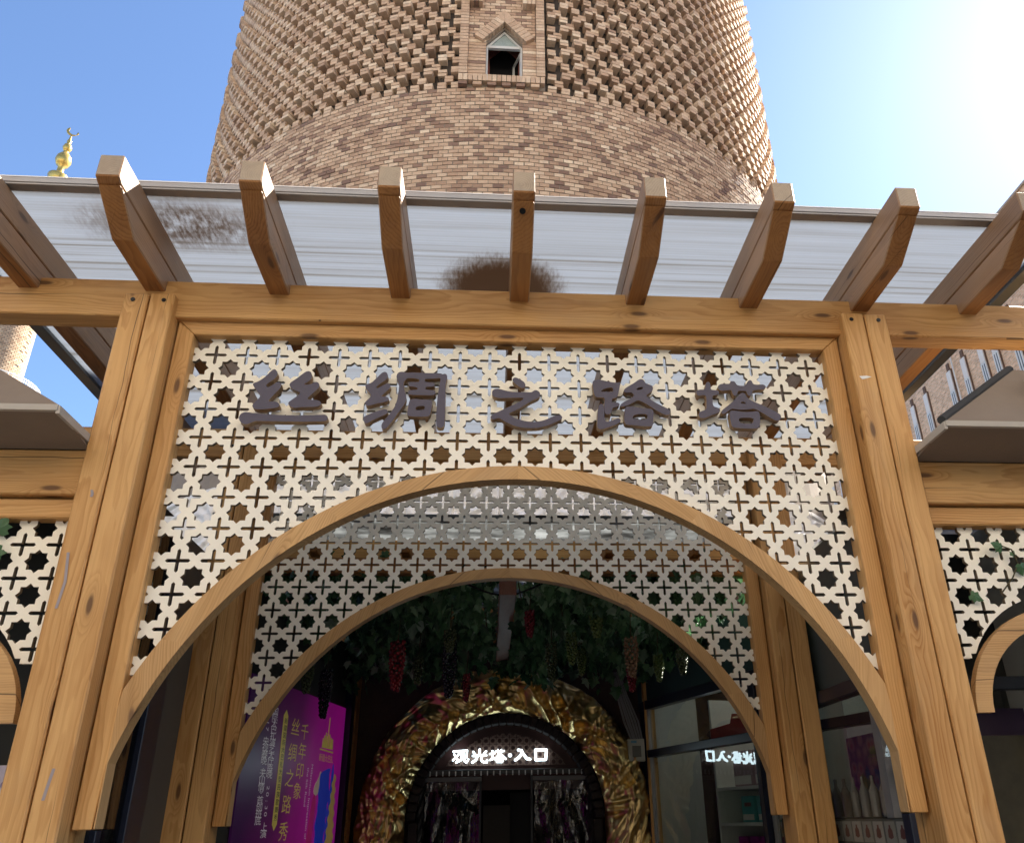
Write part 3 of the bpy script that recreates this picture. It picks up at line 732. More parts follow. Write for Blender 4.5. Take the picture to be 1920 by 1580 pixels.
# ------------------------------------------------------------------ sign lettering on the fretwork
sg=thing('shop_sign',(0,.12,3.85),'row of five dark navy Chinese characters 丝绸之路塔 on the front fretwork','sign')
CAM=Vector((-.13595,-4.00382,1.6))
import itertools
def ray(px,py):
    a=(px-960-81.85)/F; b=(790-(py-45.98))/F
    return a*rt+b*up+fwd
def planeY(px,py,Y):
    d=ray(px,py); return CAM+d*((Y-CAM.y)/d.y)
GLY={
'丝':((440,680),[([(320,370),(440,330),(560,245),(660,140),(710,112),(745,125),(775,180),(760,240),(720,290),(555,395),(590,440),(625,430),(760,350),(810,345),(845,380),(835,430),(800,480),(690,590),(600,690),(640,695),(740,695),(800,730),(810,770),(770,805),(600,830),(420,840),(340,825),(312,780),(330,735),(480,600),(420,530),(360,450),(335,410)],[]),
 ([(985,400),(1000,360),(1060,320),(1160,250),(1260,170),(1320,148),(1370,160),(1395,220),(1380,290),(1320,345),(1240,380),(1290,395),(1370,385),(1440,350),(1490,345),(1530,390),(1515,450),(1450,510),(1290,650),(1350,665),(1480,665),(1550,700),(1560,740),(1520,780),(1420,795),(1200,795),(1080,815),(1010,790),(960,740),(975,700),(1050,650),(1205,540),(1100,500),(1010,455)],[]),
 ([(75,980),(100,925),(160,890),(230,885),(330,905),(600,925),(950,945),(1350,945),(1520,935),(1630,930),(1670,960),(1680,1010),(1640,1050),(1500,1055),(1200,1060),(900,1055),(600,1050),(400,1045),(330,1060),(270,1090),(200,1110),(130,1090),(85,1040)],[])]),
'绸':((670,680),[([(140,410),(180,380),(250,365),(330,290),(440,180),(490,160),(530,175),(555,230),(545,280),(480,330),(330,430),(360,465),(450,410),(540,365),(580,375),(600,420),(585,460),(540,500),(420,605),(470,605),(540,610),(575,650),(550,690),(450,715),(330,735),(210,775),(160,770),(138,730),(150,690),(265,595),(200,520),(150,450)],[]),
 ([(105,990),(130,960),(220,920),(350,870),(470,835),(520,835),(550,870),(545,900),(500,935),(380,985),(260,1040),(190,1085),(140,1090),(115,1050)],[]),
 ([(705,230),(730,180),(790,158),(850,170),(900,180),(1000,170),(1200,185),(1500,185),(1530,210),(1570,195),(1610,210),(1620,260),(1600,340),(1585,420),(1585,600),(1580,900),(1565,1120),(1540,1160),(1480,1170),(1430,1150),(1415,1090),(1425,800),(1445,600),(1470,450),(1490,340),(1505,270),(1400,285),(1225,290),(1215,300),(1215,345),(1290,350),(1380,360),(1395,395),(1385,425),(1300,430),(1225,435),(1220,480),(1300,485),(1400,500),(1410,540),(1390,580),(1300,585),(1100,580),(920,575),(910,530),(920,495),(1000,490),(1075,485),(1085,470),(1075,440),(1000,430),(930,425),(920,390),(925,350),(1000,345),(1100,345),(1115,330),(1115,295),(1000,275),(900,275),(870,300),(830,360),(830,420),(850,500),(880,600),(880,660),(850,740),(770,850),(700,950),(620,1060),(540,1160),(490,1195),(450,1190),(430,1150),(440,1090),(500,1020),(620,870),(680,780),(720,660),(740,520),(755,420),(740,350),(710,290)],[]),
 ([(935,680),(980,650),(1060,648),(1150,660),(1280,665),(1340,670),(1350,700),(1345,770),(1320,900),(1300,950),(1250,970),(1100,970),(960,965),(905,950),(895,900),(910,800)],[[(1050,800),(1090,780),(1220,770),(1205,850),(1050,855)]])]),
'之':((890,690),[([(680,200),(700,175),(740,165),(800,195),(880,240),(915,290),(910,340),(870,365),(800,335),(730,280),(690,240)],[]),
 ([(310,440),(325,395),(380,370),(460,375),(540,400),(650,425),(800,432),(950,435),(1030,435),(1070,400),(1110,395),(1160,420),(1180,460),(1170,510),(1130,545),(1020,590),(940,640),(800,730),(690,780),(600,820),(680,875),(800,925),(920,955),(1040,970),(1160,960),(1290,925),(1420,860),(1500,845),(1550,845),(1580,880),(1560,925),(1480,960),(1350,1020),(1200,1065),(1050,1080),(880,1075),(730,1045),(600,990),(500,930),(430,890),(370,915),(320,920),(285,890),(290,860),(340,820),(480,760),(650,680),(800,610),(900,540),(820,530),(650,535),(450,540),(370,525),(320,490)],[])]),
'路':((1090,690),[([(205,235),(250,210),(330,205),(430,230),(550,255),(640,260),(690,250),(705,280),(690,340),(670,440),(655,510),(610,535),(555,545),(550,600),(560,625),(640,612),(690,635),(690,672),(620,700),(560,710),(550,780),(520,825),(470,835),(430,820),(415,770),(415,650),(430,530),(330,525),(260,520),(230,470),(215,380),(200,290)],[[(355,410),(400,375),(470,355),(570,345),(575,430),(480,425),(360,425)]]),
 ([(320,660),(350,640),(390,650),(410,720),(415,850),(420,940),(460,965),(530,950),(620,910),(680,895),(715,930),(700,970),(620,1020),(500,1060),(400,1095),(330,1100),(290,1070),(285,1000),(290,850),(300,740)],[]),
 ([(760,410),(780,370),(860,320),(950,270),(1040,200),(1090,195),(1130,220),(1150,270),(1220,295),(1280,320),(1295,370),(1270,420),(1160,490),(1200,530),(1300,600),(1450,680),(1560,730),(1605,770),(1590,830),(1540,850),(1450,815),(1350,760),(1250,690),(1130,620),(1020,570),(930,620),(850,665),(760,690),(700,690),(705,650),(780,600),(880,550),(960,490),(900,430),(840,440),(790,440)],[[(985,380),(1040,340),(1125,345),(1080,390),(1000,395)]]),
 ([(790,700),(850,690),(950,690),(1050,715),(1250,730),(1295,760),(1305,820),(1295,950),(1290,1030),(1250,1050),(1100,1045),(950,1025),(820,1020),(780,990),(770,900),(780,800)],[[(925,880),(950,840),(1050,825),(1195,825),(1185,930),(1050,925),(925,910)]])]),
'塔':((1290,690),[([(145,430),(160,400),(220,385),(310,390),(315,290),(340,245),(380,250),(410,290),(405,390),(480,395),(540,400),(565,440),(540,480),(440,490),(440,560),(450,690),(540,710),(580,750),(570,790),(500,820),(400,855),(320,895),(250,900),(200,880),(190,820),(220,780),(330,750),(335,650),(330,490),(260,485),(200,500),(160,480)],[]),
 ([(530,340),(560,300),(620,280),(760,285),(760,240),(800,232),(845,245),(880,310),(960,320),(1040,315),(1070,240),(1110,212),(1150,230),(1170,290),(1250,300),(1350,290),(1400,320),(1400,360),(1340,385),(1250,385),(1160,405),(1150,470),(1120,505),(1080,490),(1055,440),(1050,410),(960,410),(900,405),(890,460),(860,500),(820,490),(790,430),(780,390),(700,400),(620,410),(560,395)],[]),
 ([(595,790),(620,750),(700,690),(800,610),(880,520),(940,455),(990,440),(1040,470),(1060,530),(1150,590),(1300,650),(1450,720),(1580,780),(1660,830),(1680,880),(1650,940),(1590,950),(1480,890),(1350,810),(1200,725),(1100,740),(950,750),(840,735),(790,725),(720,775),(650,825),(610,820)],[[(930,630),(990,590),(1065,650)]]),
 ([(740,800),(780,760),(850,765),(1000,790),(1150,785),(1250,770),(1285,800),(1300,900),(1300,1010),(1280,1070),(1220,1090),(1000,1085),(850,1075),(790,1050),(765,950)],[[(915,900),(1000,890),(1185,895),(1170,985),(1100,1005),(960,990),(920,960)]])])}
for ch,(org,parts) in GLY.items():
    mb=MB()
    for outl,holes in parts:
        cv=lambda l,it:[(lambda P:(P.x,P.z))(planeY(org[0]+x/9.6,org[1]+y/9.6,.09)) for x,y in chaikin(l,it)]
        mb.prism(cv(outl,2),.09,.132,0,1,.5,None,[cv(h,1) for h in holes])
    o=mb.build('character',[NAVY,PLY],sg); o['label']='navy raised character '+ch
# ------------------------------------------------------------------ side porches
def porch(s):
    nm='left' if s<0 else 'right'
    lab='lower pine porch bay beside the left post, fretwork panel and small arch' if s<0 else 'lower pine porch bay beside the right post, with leafy sprig on fretwork'
    t=thing('timber_porch',(s*3.4,.1,0),lab,'porch','lower porch bays flanking the pergola')
    xi=s*2.285; xo=s*4.8
    a,b=sorted((xi,xo))
    timber('beam',t,a,b,.06,.2,3.175,3.43,'X')
    timber('rail',t,a,b,.1,.19,3.06,3.168,'X')
    a2,b2=sorted((s*2.3,s*3.6))
    n=30; xc=s*2.97; Ro=.60;
    zc=2.05
    xs=[a2+(b2-a2)*i/n for i in range(n+1)]
    zs=[ (zc+.02+math.sqrt(max(0,Ro**2-(x-xc)**2)) if abs(x-xc)<Ro else 2.33) for x in xs]
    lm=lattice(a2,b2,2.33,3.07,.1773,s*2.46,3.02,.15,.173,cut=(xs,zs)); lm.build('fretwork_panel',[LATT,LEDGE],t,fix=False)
    inner=[];outer=[]
    for i in range(33):
        q=PI*i/32; inner.append((xc+.53*math.cos(q),zc+.46*math.sin(q)+.0)); outer.append((xc+.62*math.cos(q),zc+.55*math.sin(q)))
    poly=inner+outer[::-1]
    mb=MB()
    for i in range(32):
        q=[inner[i],inner[i+1],outer[i+1],outer[i]]
        for yy in (.10,.146): mb.face([(x,yy,z) for x,z in q])
        for e in ((inner[i],inner[i+1]),(outer[i],outer[i+1])): mb.face([(e[0][0],.10,e[0][1]),(e[1][0],.10,e[1][1]),(e[1][0],.146,e[1][1]),(e[0][0],.146,e[0][1])])
    for e in ((inner[0],outer[0]),(inner[-1],outer[-1])): mb.face([(e[0][0],.10,e[0][1]),(e[1][0],.10,e[1][1]),(e[1][0],.146,e[1][1]),(e[0][0],.146,e[0][1])])
    M=recentre(mb,(xc,.125,2.5)); mb.build('arch_board',PINE_ARCH,t,M)
    a3,b3=sorted((s*4.8,s*5.08)); timber('post',t,a3,b3,0,.28,0,3.5,'Z'); a3,b3=sorted((s*3.592,s*3.86)); timber('post',t,a3,b3,.01,.27,0,3.17,'Z')
    return t
porch(-1); porch(1)
# metal hip canopies over the porches
def canopy(s):
    lab='brown sheet metal hip canopy over the left porch' if s<0 else 'brown sheet metal hip canopy with gutter and patched box over the right porch'
    t=thing('metal_canopy',(s*3.5,0,3.46),lab,'canopy','metal canopies over the porches')
    x0,x1=s*2.287,s*5.1
    X=lambda x:x
    mb=MB(); zi=3.432; ze=3.475
    mb.face([(x0,.058,zi),(x1,.058,zi),(x1,-.30,ze),(x0,-.30,ze)]); mb.face([(x0,.058,zi+.012),(x1,.058,zi+.012),(x1,-.30,ze+.012),(x0,-.30,ze+.012)])
    mb.face([(x0,.058,zi),(x0,-.30,ze),(x0,-.30,ze+.012),(x0,.058,zi+.012)])
    mb.build('soffit',AWN,t)
    mb=MB(); a,b=sorted((x0,x1)); mb.box(a,b,-.325,-.30,ze-.004,ze+.028); c,d=sorted((x0-s*.012,x0+s*.006)); mb.box(c,d,-.32,.05,ze-.02,ze+.022); mb.build('eave_trim',AWN_L,t)
    mb=MB(); R0=(x0,-.31,ze+.03); T=(x0+s*.74,.03,4.04 if s>0 else 4.00); T2=(x1-s*.74,.03,T[2]); R1=(x1,-.31,ze+.03); B0=(x0,1.3,ze+.03); B1=(x1,1.3,ze+.03)
    mb.face([R0,R1,T2,T]); mb.face([R0,T,B0]); mb.face([R1,B1,T2]); mb.face([B0,T,T2,B1]); mb.face([R0,B0,B1,R1])
    mb.build('roof',AWN,t)
    if s>0:
        mb=MB(); d=Vector(T)-Vector(R0); L=d.length; d.normalize()
        p0=Vector(R0)+Vector((0,.02,.015)); p1=p0+d*L
        mb.cyl(p0,p1,.026,n=8); mb.build('gutter',plain('gutter_paint',(.07,.07,.07),.8,0,.1,3,0,.05),t)
        mb=MB(); mb.prism([(3.05,3.62),(3.9,3.62),(3.9,3.93),(3.02,3.93)],-.30,.3); mb.build('patched_box',AWN_G,t,bevel=.01)
canopy(-1); canopy(1)
def cov():
    k=N('sooty_sheet'); o=k.obj(); n=k.noise(k.vmul(o,(1.2,3,1)),1,4,.7).outputs[0]
    c=k.ramp(n,[(.35,(.12,.12,.12)),(.55,(.45,.47,.48)),(.75,(.75,.78,.8))])
    return k.end(k.n('MixShader',{0:.6,1:k.n('BsdfDiffuse',{'Color':k.mix(1,c,(.25,.25,.25,1),'MULTIPLY')}),2:k.n('BsdfTranslucent',{'Color':c})}))
# ------------------------------------------------------------------ shops behind (both sides)
kk=N('added_skylight'); SKYL=kk.end(kk.n('MixShader',{0:.8,1:kk.n('BsdfDiffuse',{'Color':(.12,.12,.12,1)}),2:kk.n('BsdfTranslucent',{'Color':(.58,.58,.56,1)})}))  # unseen translucent roof, added to let daylight into the right shop
def shopvol(s,lab):
    t=thing('shop_unit',(s*4.5,3.5,0),lab,'shop')
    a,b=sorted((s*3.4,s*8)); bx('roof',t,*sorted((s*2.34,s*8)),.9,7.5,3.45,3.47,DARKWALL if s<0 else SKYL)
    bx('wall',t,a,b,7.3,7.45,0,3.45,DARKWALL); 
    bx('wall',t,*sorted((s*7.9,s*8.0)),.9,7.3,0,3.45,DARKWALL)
    return t
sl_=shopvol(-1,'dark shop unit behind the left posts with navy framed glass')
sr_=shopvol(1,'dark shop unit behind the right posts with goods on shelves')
# left shop front along the passage
bx('front_panel',sl_,-2.33,-2.29,.35,.72,0,3.45,plain('smoked_panel',(.05,.052,.045),.4))
bx('frame',sl_,-2.31,-2.25,.98,1.05,0,3.4,NAVYF,.004); bx('frame',sl_,-2.31,-2.25,1.36,1.60,0,3.4,NAVYF,.004)
bx('glass_pane',sl_,-2.29,-2.283,.72,1.36,0,3.4,GLASSD)
bx('front_panel',sl_,-2.33,-2.27,1.62,2.05,0,3.45,plain('grey_panel',(.085,.08,.07),.6))
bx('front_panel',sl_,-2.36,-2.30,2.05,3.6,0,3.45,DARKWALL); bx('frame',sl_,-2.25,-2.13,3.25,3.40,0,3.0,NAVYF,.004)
bx('wall',sl_,-4.6,-2.30,1.30,1.36,0,3.45,DARKWALL)
# poster wall, angled
PA=Vector((-2.0,3.81,0)); PB=Vector((-1.73,5.45,0)); pu=(PB-PA).normalized(); pn_=Vector((pu.y,-pu.x,0))   # normal to passage
def PM(u,z,o): return PA+pu*u+Vector((0,0,z))+pn_*o
MP=Matrix(((pu.x,pn_.x*-1,0,PA.x),(pu.y,pn_.y*-1,0,PA.y),(0,0,1,0),(0,0,0,1)))   # local x=u, y=into wall, z=up
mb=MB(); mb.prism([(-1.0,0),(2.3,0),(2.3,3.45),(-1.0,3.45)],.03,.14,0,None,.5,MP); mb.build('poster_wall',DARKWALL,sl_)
for u0,u1,m_ in ((1.70,1.80,NAVYF),(1.86,1.98,PINE_DARK)):
    mb=MB(); mb.prism([(u0,0),(u1,0),(u1,3.3),(u0,3.3)],-.05,.03,0,None,.5,MP); mb.build('frame',m_,sl_)
po=thing('poster',tuple(PM(.6,1.2,.02)),'magenta and purple theatre poster with gold brush lettering on the left passage wall','poster')
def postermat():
    k=N('glowing_print'); o=k.obj(); sp=k.n('SeparateXYZ',{0:o})
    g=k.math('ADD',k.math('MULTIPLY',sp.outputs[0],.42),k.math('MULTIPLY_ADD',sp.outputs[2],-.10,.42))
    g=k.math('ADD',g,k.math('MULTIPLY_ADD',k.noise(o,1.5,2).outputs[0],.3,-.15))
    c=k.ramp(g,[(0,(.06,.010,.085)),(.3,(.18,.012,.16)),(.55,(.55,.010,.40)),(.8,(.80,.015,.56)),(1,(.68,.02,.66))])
    b=k.bsdf(Base_Color=c,Roughness=.35); k.set(b,'Emission Color',c); b.inputs['Emission Strength'].default_value=.018; return k.end(b)  # slight glow added to the print to brighten it in the dark passage
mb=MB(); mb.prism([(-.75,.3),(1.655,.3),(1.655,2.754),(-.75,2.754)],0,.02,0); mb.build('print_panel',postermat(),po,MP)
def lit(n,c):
    k=N(n); b=k.bsdf(Base_Color=c4(c),Roughness=.4); k.set(b,'Emission Color',c4(c)); b.inputs['Emission Strength'].default_value=.012; return k.end(b)  # poster inks with a faint added glow, matching the panel
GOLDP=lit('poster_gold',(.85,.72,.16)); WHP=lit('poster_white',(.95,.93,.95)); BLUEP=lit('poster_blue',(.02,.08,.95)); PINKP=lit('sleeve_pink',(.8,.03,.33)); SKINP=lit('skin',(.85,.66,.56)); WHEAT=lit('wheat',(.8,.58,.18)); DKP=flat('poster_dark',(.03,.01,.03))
def textmesh(s,size):
    cu=bpy.data.curves.new('t','FONT'); cu.body=s; cu.size=size; cu.align_x='CENTER'; cu.align_y='CENTER'
    ob=bpy.data.objects.new('t',cu); COL.objects.link(ob)
    dg=bpy.context.evaluated_depsgraph_get(); me=bpy.data.meshes.new_from_object(ob.evaluated_get(dg))
    bpy.data.objects.remove(ob); bpy.data.curves.remove(cu); return me
def text_on(nm,s,size,mat,parent,M,off=.004,sx=1,rotz=0,shear=0):
    me=textmesh(s,size); me.materials.clear(); me.materials.append(mat)
    Mt=M@Matrix.Rotation(R_(90),4,'X')@Matrix.Rotation(rotz,4,'Z')@Matrix.Diagonal((sx,1,1,1))
    me.transform(Mt); return me
def join(meshes,name,mat,parent):
    bm=bmesh.new()
    for me in meshes: bm.from_mesh(me); bpy.data.meshes.remove(me)
    me=bpy.data.meshes.new(name); bm.to_mesh(me); bm.free(); me.materials.append(mat)
    me.update(); return tag(link(name,me,parent),kind='stuff')
def column(nm,chars,u0,z0,u1,z1,size,mat,sx=1.0,off=-.004):
    L=[]; n=len(chars)
    for i,chh in enumerate(chars):
        if chh==' ': continue
        t=(i+.5)/n; u=u0+(u1-u0)*t; z=z0+(z1-z0)*t
        rot=R_(-90) if chh.isascii() or chh in '《》·' else 0
        L.append(text_on('x',chh,size,mat,None,MP@Matrix.Translation((u,off,z)),sx=sx if not rot else 1,rotz=rot))
    return join(L,nm,mat,po)
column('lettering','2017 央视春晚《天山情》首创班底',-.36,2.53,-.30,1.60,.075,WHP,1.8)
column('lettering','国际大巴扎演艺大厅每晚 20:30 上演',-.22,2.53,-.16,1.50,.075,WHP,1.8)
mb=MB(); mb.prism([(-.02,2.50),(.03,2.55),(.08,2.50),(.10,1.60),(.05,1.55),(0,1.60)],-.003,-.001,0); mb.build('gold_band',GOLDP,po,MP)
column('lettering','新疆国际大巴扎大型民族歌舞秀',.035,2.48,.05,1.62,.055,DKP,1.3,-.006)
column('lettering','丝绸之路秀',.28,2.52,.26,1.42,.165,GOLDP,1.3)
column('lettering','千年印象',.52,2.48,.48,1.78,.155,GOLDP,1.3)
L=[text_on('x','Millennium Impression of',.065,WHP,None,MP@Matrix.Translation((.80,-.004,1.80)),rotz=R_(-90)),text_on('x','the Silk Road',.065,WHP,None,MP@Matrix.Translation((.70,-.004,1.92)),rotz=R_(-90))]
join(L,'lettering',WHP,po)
# logo: small gold skyline over a bar
mb=MB()
for i,(u,hh) in enumerate(((1.02,.09),(1.06,.12),(1.10,.15),(1.145,.12),(1.165,.30),(1.20,.14),(1.25,.11),(1.29,.10))): mb.prism([(u,2.30),(u+(.022 if hh>.2 else .045),2.30),(u+(.022 if hh>.2 else .03),2.30+hh),(u+.006,2.30+hh)],-.003-.0004*i,-.001)
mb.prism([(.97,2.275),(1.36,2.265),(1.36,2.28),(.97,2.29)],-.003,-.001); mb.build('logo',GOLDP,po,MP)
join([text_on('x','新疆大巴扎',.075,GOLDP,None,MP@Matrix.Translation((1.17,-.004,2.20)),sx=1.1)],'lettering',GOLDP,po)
# printed dancer: raised sleeve, hand, blue plume, wheat plume
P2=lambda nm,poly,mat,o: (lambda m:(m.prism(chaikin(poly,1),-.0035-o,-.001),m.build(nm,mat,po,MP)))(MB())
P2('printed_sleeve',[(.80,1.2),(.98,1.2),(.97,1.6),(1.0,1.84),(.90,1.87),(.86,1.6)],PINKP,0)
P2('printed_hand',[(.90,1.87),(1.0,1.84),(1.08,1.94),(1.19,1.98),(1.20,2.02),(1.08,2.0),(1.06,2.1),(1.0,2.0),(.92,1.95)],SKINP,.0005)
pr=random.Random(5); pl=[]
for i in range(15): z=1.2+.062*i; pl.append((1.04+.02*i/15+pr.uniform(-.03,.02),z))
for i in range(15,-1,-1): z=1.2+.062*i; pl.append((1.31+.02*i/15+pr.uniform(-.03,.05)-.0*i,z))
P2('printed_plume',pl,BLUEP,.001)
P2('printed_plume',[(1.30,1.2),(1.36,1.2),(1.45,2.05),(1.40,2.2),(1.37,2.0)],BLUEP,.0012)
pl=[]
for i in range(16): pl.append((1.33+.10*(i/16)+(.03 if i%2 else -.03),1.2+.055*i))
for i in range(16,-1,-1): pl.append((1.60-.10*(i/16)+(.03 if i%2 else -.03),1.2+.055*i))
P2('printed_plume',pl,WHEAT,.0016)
# ------------------------------------------------------------------ entrance in the tower base
YE=5.86
ga=thing('entrance_arch',(.05,YE,0),'crumpled gold foil arch round the tower entrance','arch')
def arc(a,b,zc,t): # t angle
    return (a*math.cos(t),zc+b*math.sin(t))
mb=MB(); na,nr=460,60; vv=[]
for i in range(na+1):
    u_=i/na
    if u_<.18: cx_,sz_=1,-(1-u_/.18)
    elif u_>.82: cx_,sz_=-1,-(u_-.82)/.18
    else:
        t=PI*(u_-.18)/.64; cx_,sz_=math.cos(t),math.sin(t)
    for j in range(nr+1):
        f=j/nr; rad=1.10+.53*f
        x=cx_*rad; z=1.6+sz_*(1.6 if sz_<0 else 1.12+.50*f)
        s_=u_*7.4; r=f*.55
        h=0
        for q,(ph,fa,fb,am) in enumerate(((.55,.8,7.,.07),(-.7,.9,7.5,.07),(1.5,1.0,7.,.06),(-.2,1.8,13.,.03),(1.0,1.8,14.,.03),(.2,2.5,20.,.014))):
            a,b=s_*math.cos(ph)+r*math.sin(ph),-s_*math.sin(ph)+r*math.cos(ph)
            wq=max(0,min(1,.5+2.6*noise.noise(Vector((s_*2.0+q*9,r*3.0,q*5.5)))))
            n_=noise.noise(Vector((a*fa+.25*noise.noise(Vector((s_*4,r*4,q))),b*fb+.5*noise.noise(Vector((s_*2.5,r*4,q+3))),q*3.1)))
            h+=am*wq*(1-2.4*abs(n_))
        bulge=math.sin(PI*f)**.6*.16
        e=(noise.noise(Vector((s_*3,1,1)))*.06 if j==nr else 0)
        vv.append((.06+x+e*cx_,YE-.06-bulge-h,z+e*max(0,sz_)))
ff=[(i*(nr+1)+j,(i+1)*(nr+1)+j,(i+1)*(nr+1)+j+1,i*(nr+1)+j+1) for i in range(na) for j in range(nr)]
mb.idx(vv,ff); mb.build('gold_foil',GOLDF,ga,fix=False,smooth=True)
# dark brick ring inside the foil
mdb=brickmat('dark_ring_brick',[(0,(.02,.018,.018)),(1,(.06,.05,.05))])
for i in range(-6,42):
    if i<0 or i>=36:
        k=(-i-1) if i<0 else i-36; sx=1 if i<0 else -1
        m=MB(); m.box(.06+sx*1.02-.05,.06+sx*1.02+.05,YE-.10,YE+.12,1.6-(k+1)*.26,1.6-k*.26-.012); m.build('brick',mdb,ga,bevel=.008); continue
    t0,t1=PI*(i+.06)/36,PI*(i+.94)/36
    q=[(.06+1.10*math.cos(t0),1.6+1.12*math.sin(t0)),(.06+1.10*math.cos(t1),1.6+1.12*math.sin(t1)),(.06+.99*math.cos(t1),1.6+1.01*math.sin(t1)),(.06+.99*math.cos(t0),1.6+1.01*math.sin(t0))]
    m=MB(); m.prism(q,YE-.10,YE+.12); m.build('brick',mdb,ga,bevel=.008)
DSTEEL=plain('dull_header',(.07,.07,.072),.5,.3); DSTEEL2=plain('dull_rail',(.16,.16,.16),.5,.4)
ed=thing('entrance_door',(.05,YE+.1,0),'dark tower doorway with lattice fanlight, steel rail and clear vinyl strips','doorway')
# fanlight: backing + small fretwork
m=MB(); m.prism([(.06+.985*math.cos(PI*i/30),1.6+1.0*math.sin(PI*i/30)) for i in range(3,28)],YE+.14,YE+.16); m.build('fanlight_panel',plain('dark_red_panel',(.05,.016,.014),.5),ed)
n=40; lx=[-.80+1.72*i/n for i in range(n+1)]
lm=lattice(-.78,.90,2.17,2.6,.079,.06,2.36,YE+.11,YE+.122)
keepf=[i for i,f in enumerate(lm.f) if all(((lm.v[k][0]-.06)/.90)**2+((lm.v[k][2]-1.6)/.92)**2<1 for k in f)]
lm.f=[lm.f[i] for i in keepf]; lm.m=[0]*len(lm.f); lm.t=[.5]*len(lm.f)
lm.build('fanlight_lattice',plain('brown_lattice',(.11,.06,.045),.5),ed,fix=False)
bx('header_rail',ed,-.92,1.02,YE+.02,YE+.12,2.075,2.125,DSTEEL,.004)
m=MB()
for i in range(27):
    x=-.88+.072*i; m.box(x,x+.012,YE+.005,YE+.02,2.06,2.11)
o=m.build('rivets',STEEL,ed)
for x0,x1 in ((-.90,-.22),(.36,1.0)):
    bx('curtain_rail',ed,x0,x1,YE+.0,YE+.05,2.0,2.045,DSTEEL2,.003)
    mb=MB(); nx,nz=36,30; vv=[]
    for j in range(nz+1):
        for i in range(nx+1):
            x=x0+.02+(x1-x0-.04)*i/nx; z=2.01-1.9*j/nz
            y=YE+.03+.03*math.sin(i*.42+math.sin(j*.3+x0)*1.6)*(.3+.7*min(1,j/8))+.07*noise.noise(Vector((x*4,z*4,x0)))+.03*noise.noise(Vector((x*11,z*9,x0)))
            vv.append((x,y,z))
    mb.idx(vv,[((j+1)*(nx+1)+i,(j+1)*(nx+1)+i+1,j*(nx+1)+i+1,j*(nx+1)+i) for j in range(nz) for i in range(nx)])
    mb.build('vinyl_curtain',CURT,ed,fix=False,smooth=True)
for x in (-.23,.35): bx('jamb',ed,x-.012,x+.012,YE+.01,YE+.06,0,2.07,DARKM)
for sx in (-1,1):
    m=MB(); x=.06+sx*.955
    for i in range(80):
        z0=i*.026; a=i*.55
        m.cyl((x+.018*math.cos(a),YE+.02+.018*math.sin(a),z0),(x+.018*math.cos(a+.55),YE+.02+.018*math.sin(a+.55),z0+.028),.034,n=7,caps=False)
        m.cyl((x+.018*math.cos(a+PI),YE+.02+.018*math.sin(a+PI),z0),(x+.018*math.cos(a+.55+PI),YE+.02+.018*math.sin(a+.55+PI),z0+.028),.034,n=7,caps=False)
    m.build('carved_column',plain('dark_iron',(.02,.021,.024),.35,.3),ed)
m=MB(); m.box(-1.3,1.4,YE+1.6,YE+1.7,0,2.9); m.box(-1.3,-1.2,YE+.2,YE+1.6,0,2.9); m.box(1.3,1.4,YE+.2,YE+1.6,0,2.9); m.box(-1.3,1.4,YE+.2,YE+1.7,2.8,2.9); m.build('lobby',BLACK,ed)  # walls coloured near black to stand for the unlit lobby
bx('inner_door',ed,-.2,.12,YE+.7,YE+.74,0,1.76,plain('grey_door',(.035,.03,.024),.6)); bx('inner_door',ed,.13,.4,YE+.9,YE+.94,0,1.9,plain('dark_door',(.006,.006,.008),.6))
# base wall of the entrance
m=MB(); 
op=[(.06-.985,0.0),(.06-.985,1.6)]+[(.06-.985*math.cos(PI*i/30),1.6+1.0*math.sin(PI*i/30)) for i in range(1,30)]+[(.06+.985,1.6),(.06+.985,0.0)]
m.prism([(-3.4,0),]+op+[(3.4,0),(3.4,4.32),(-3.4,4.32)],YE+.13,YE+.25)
m.build('base_wall',brickmat('dim_brick',[(0,(.05,.03,.025)),(1,(.09,.05,.04))]),tower,fix=True)
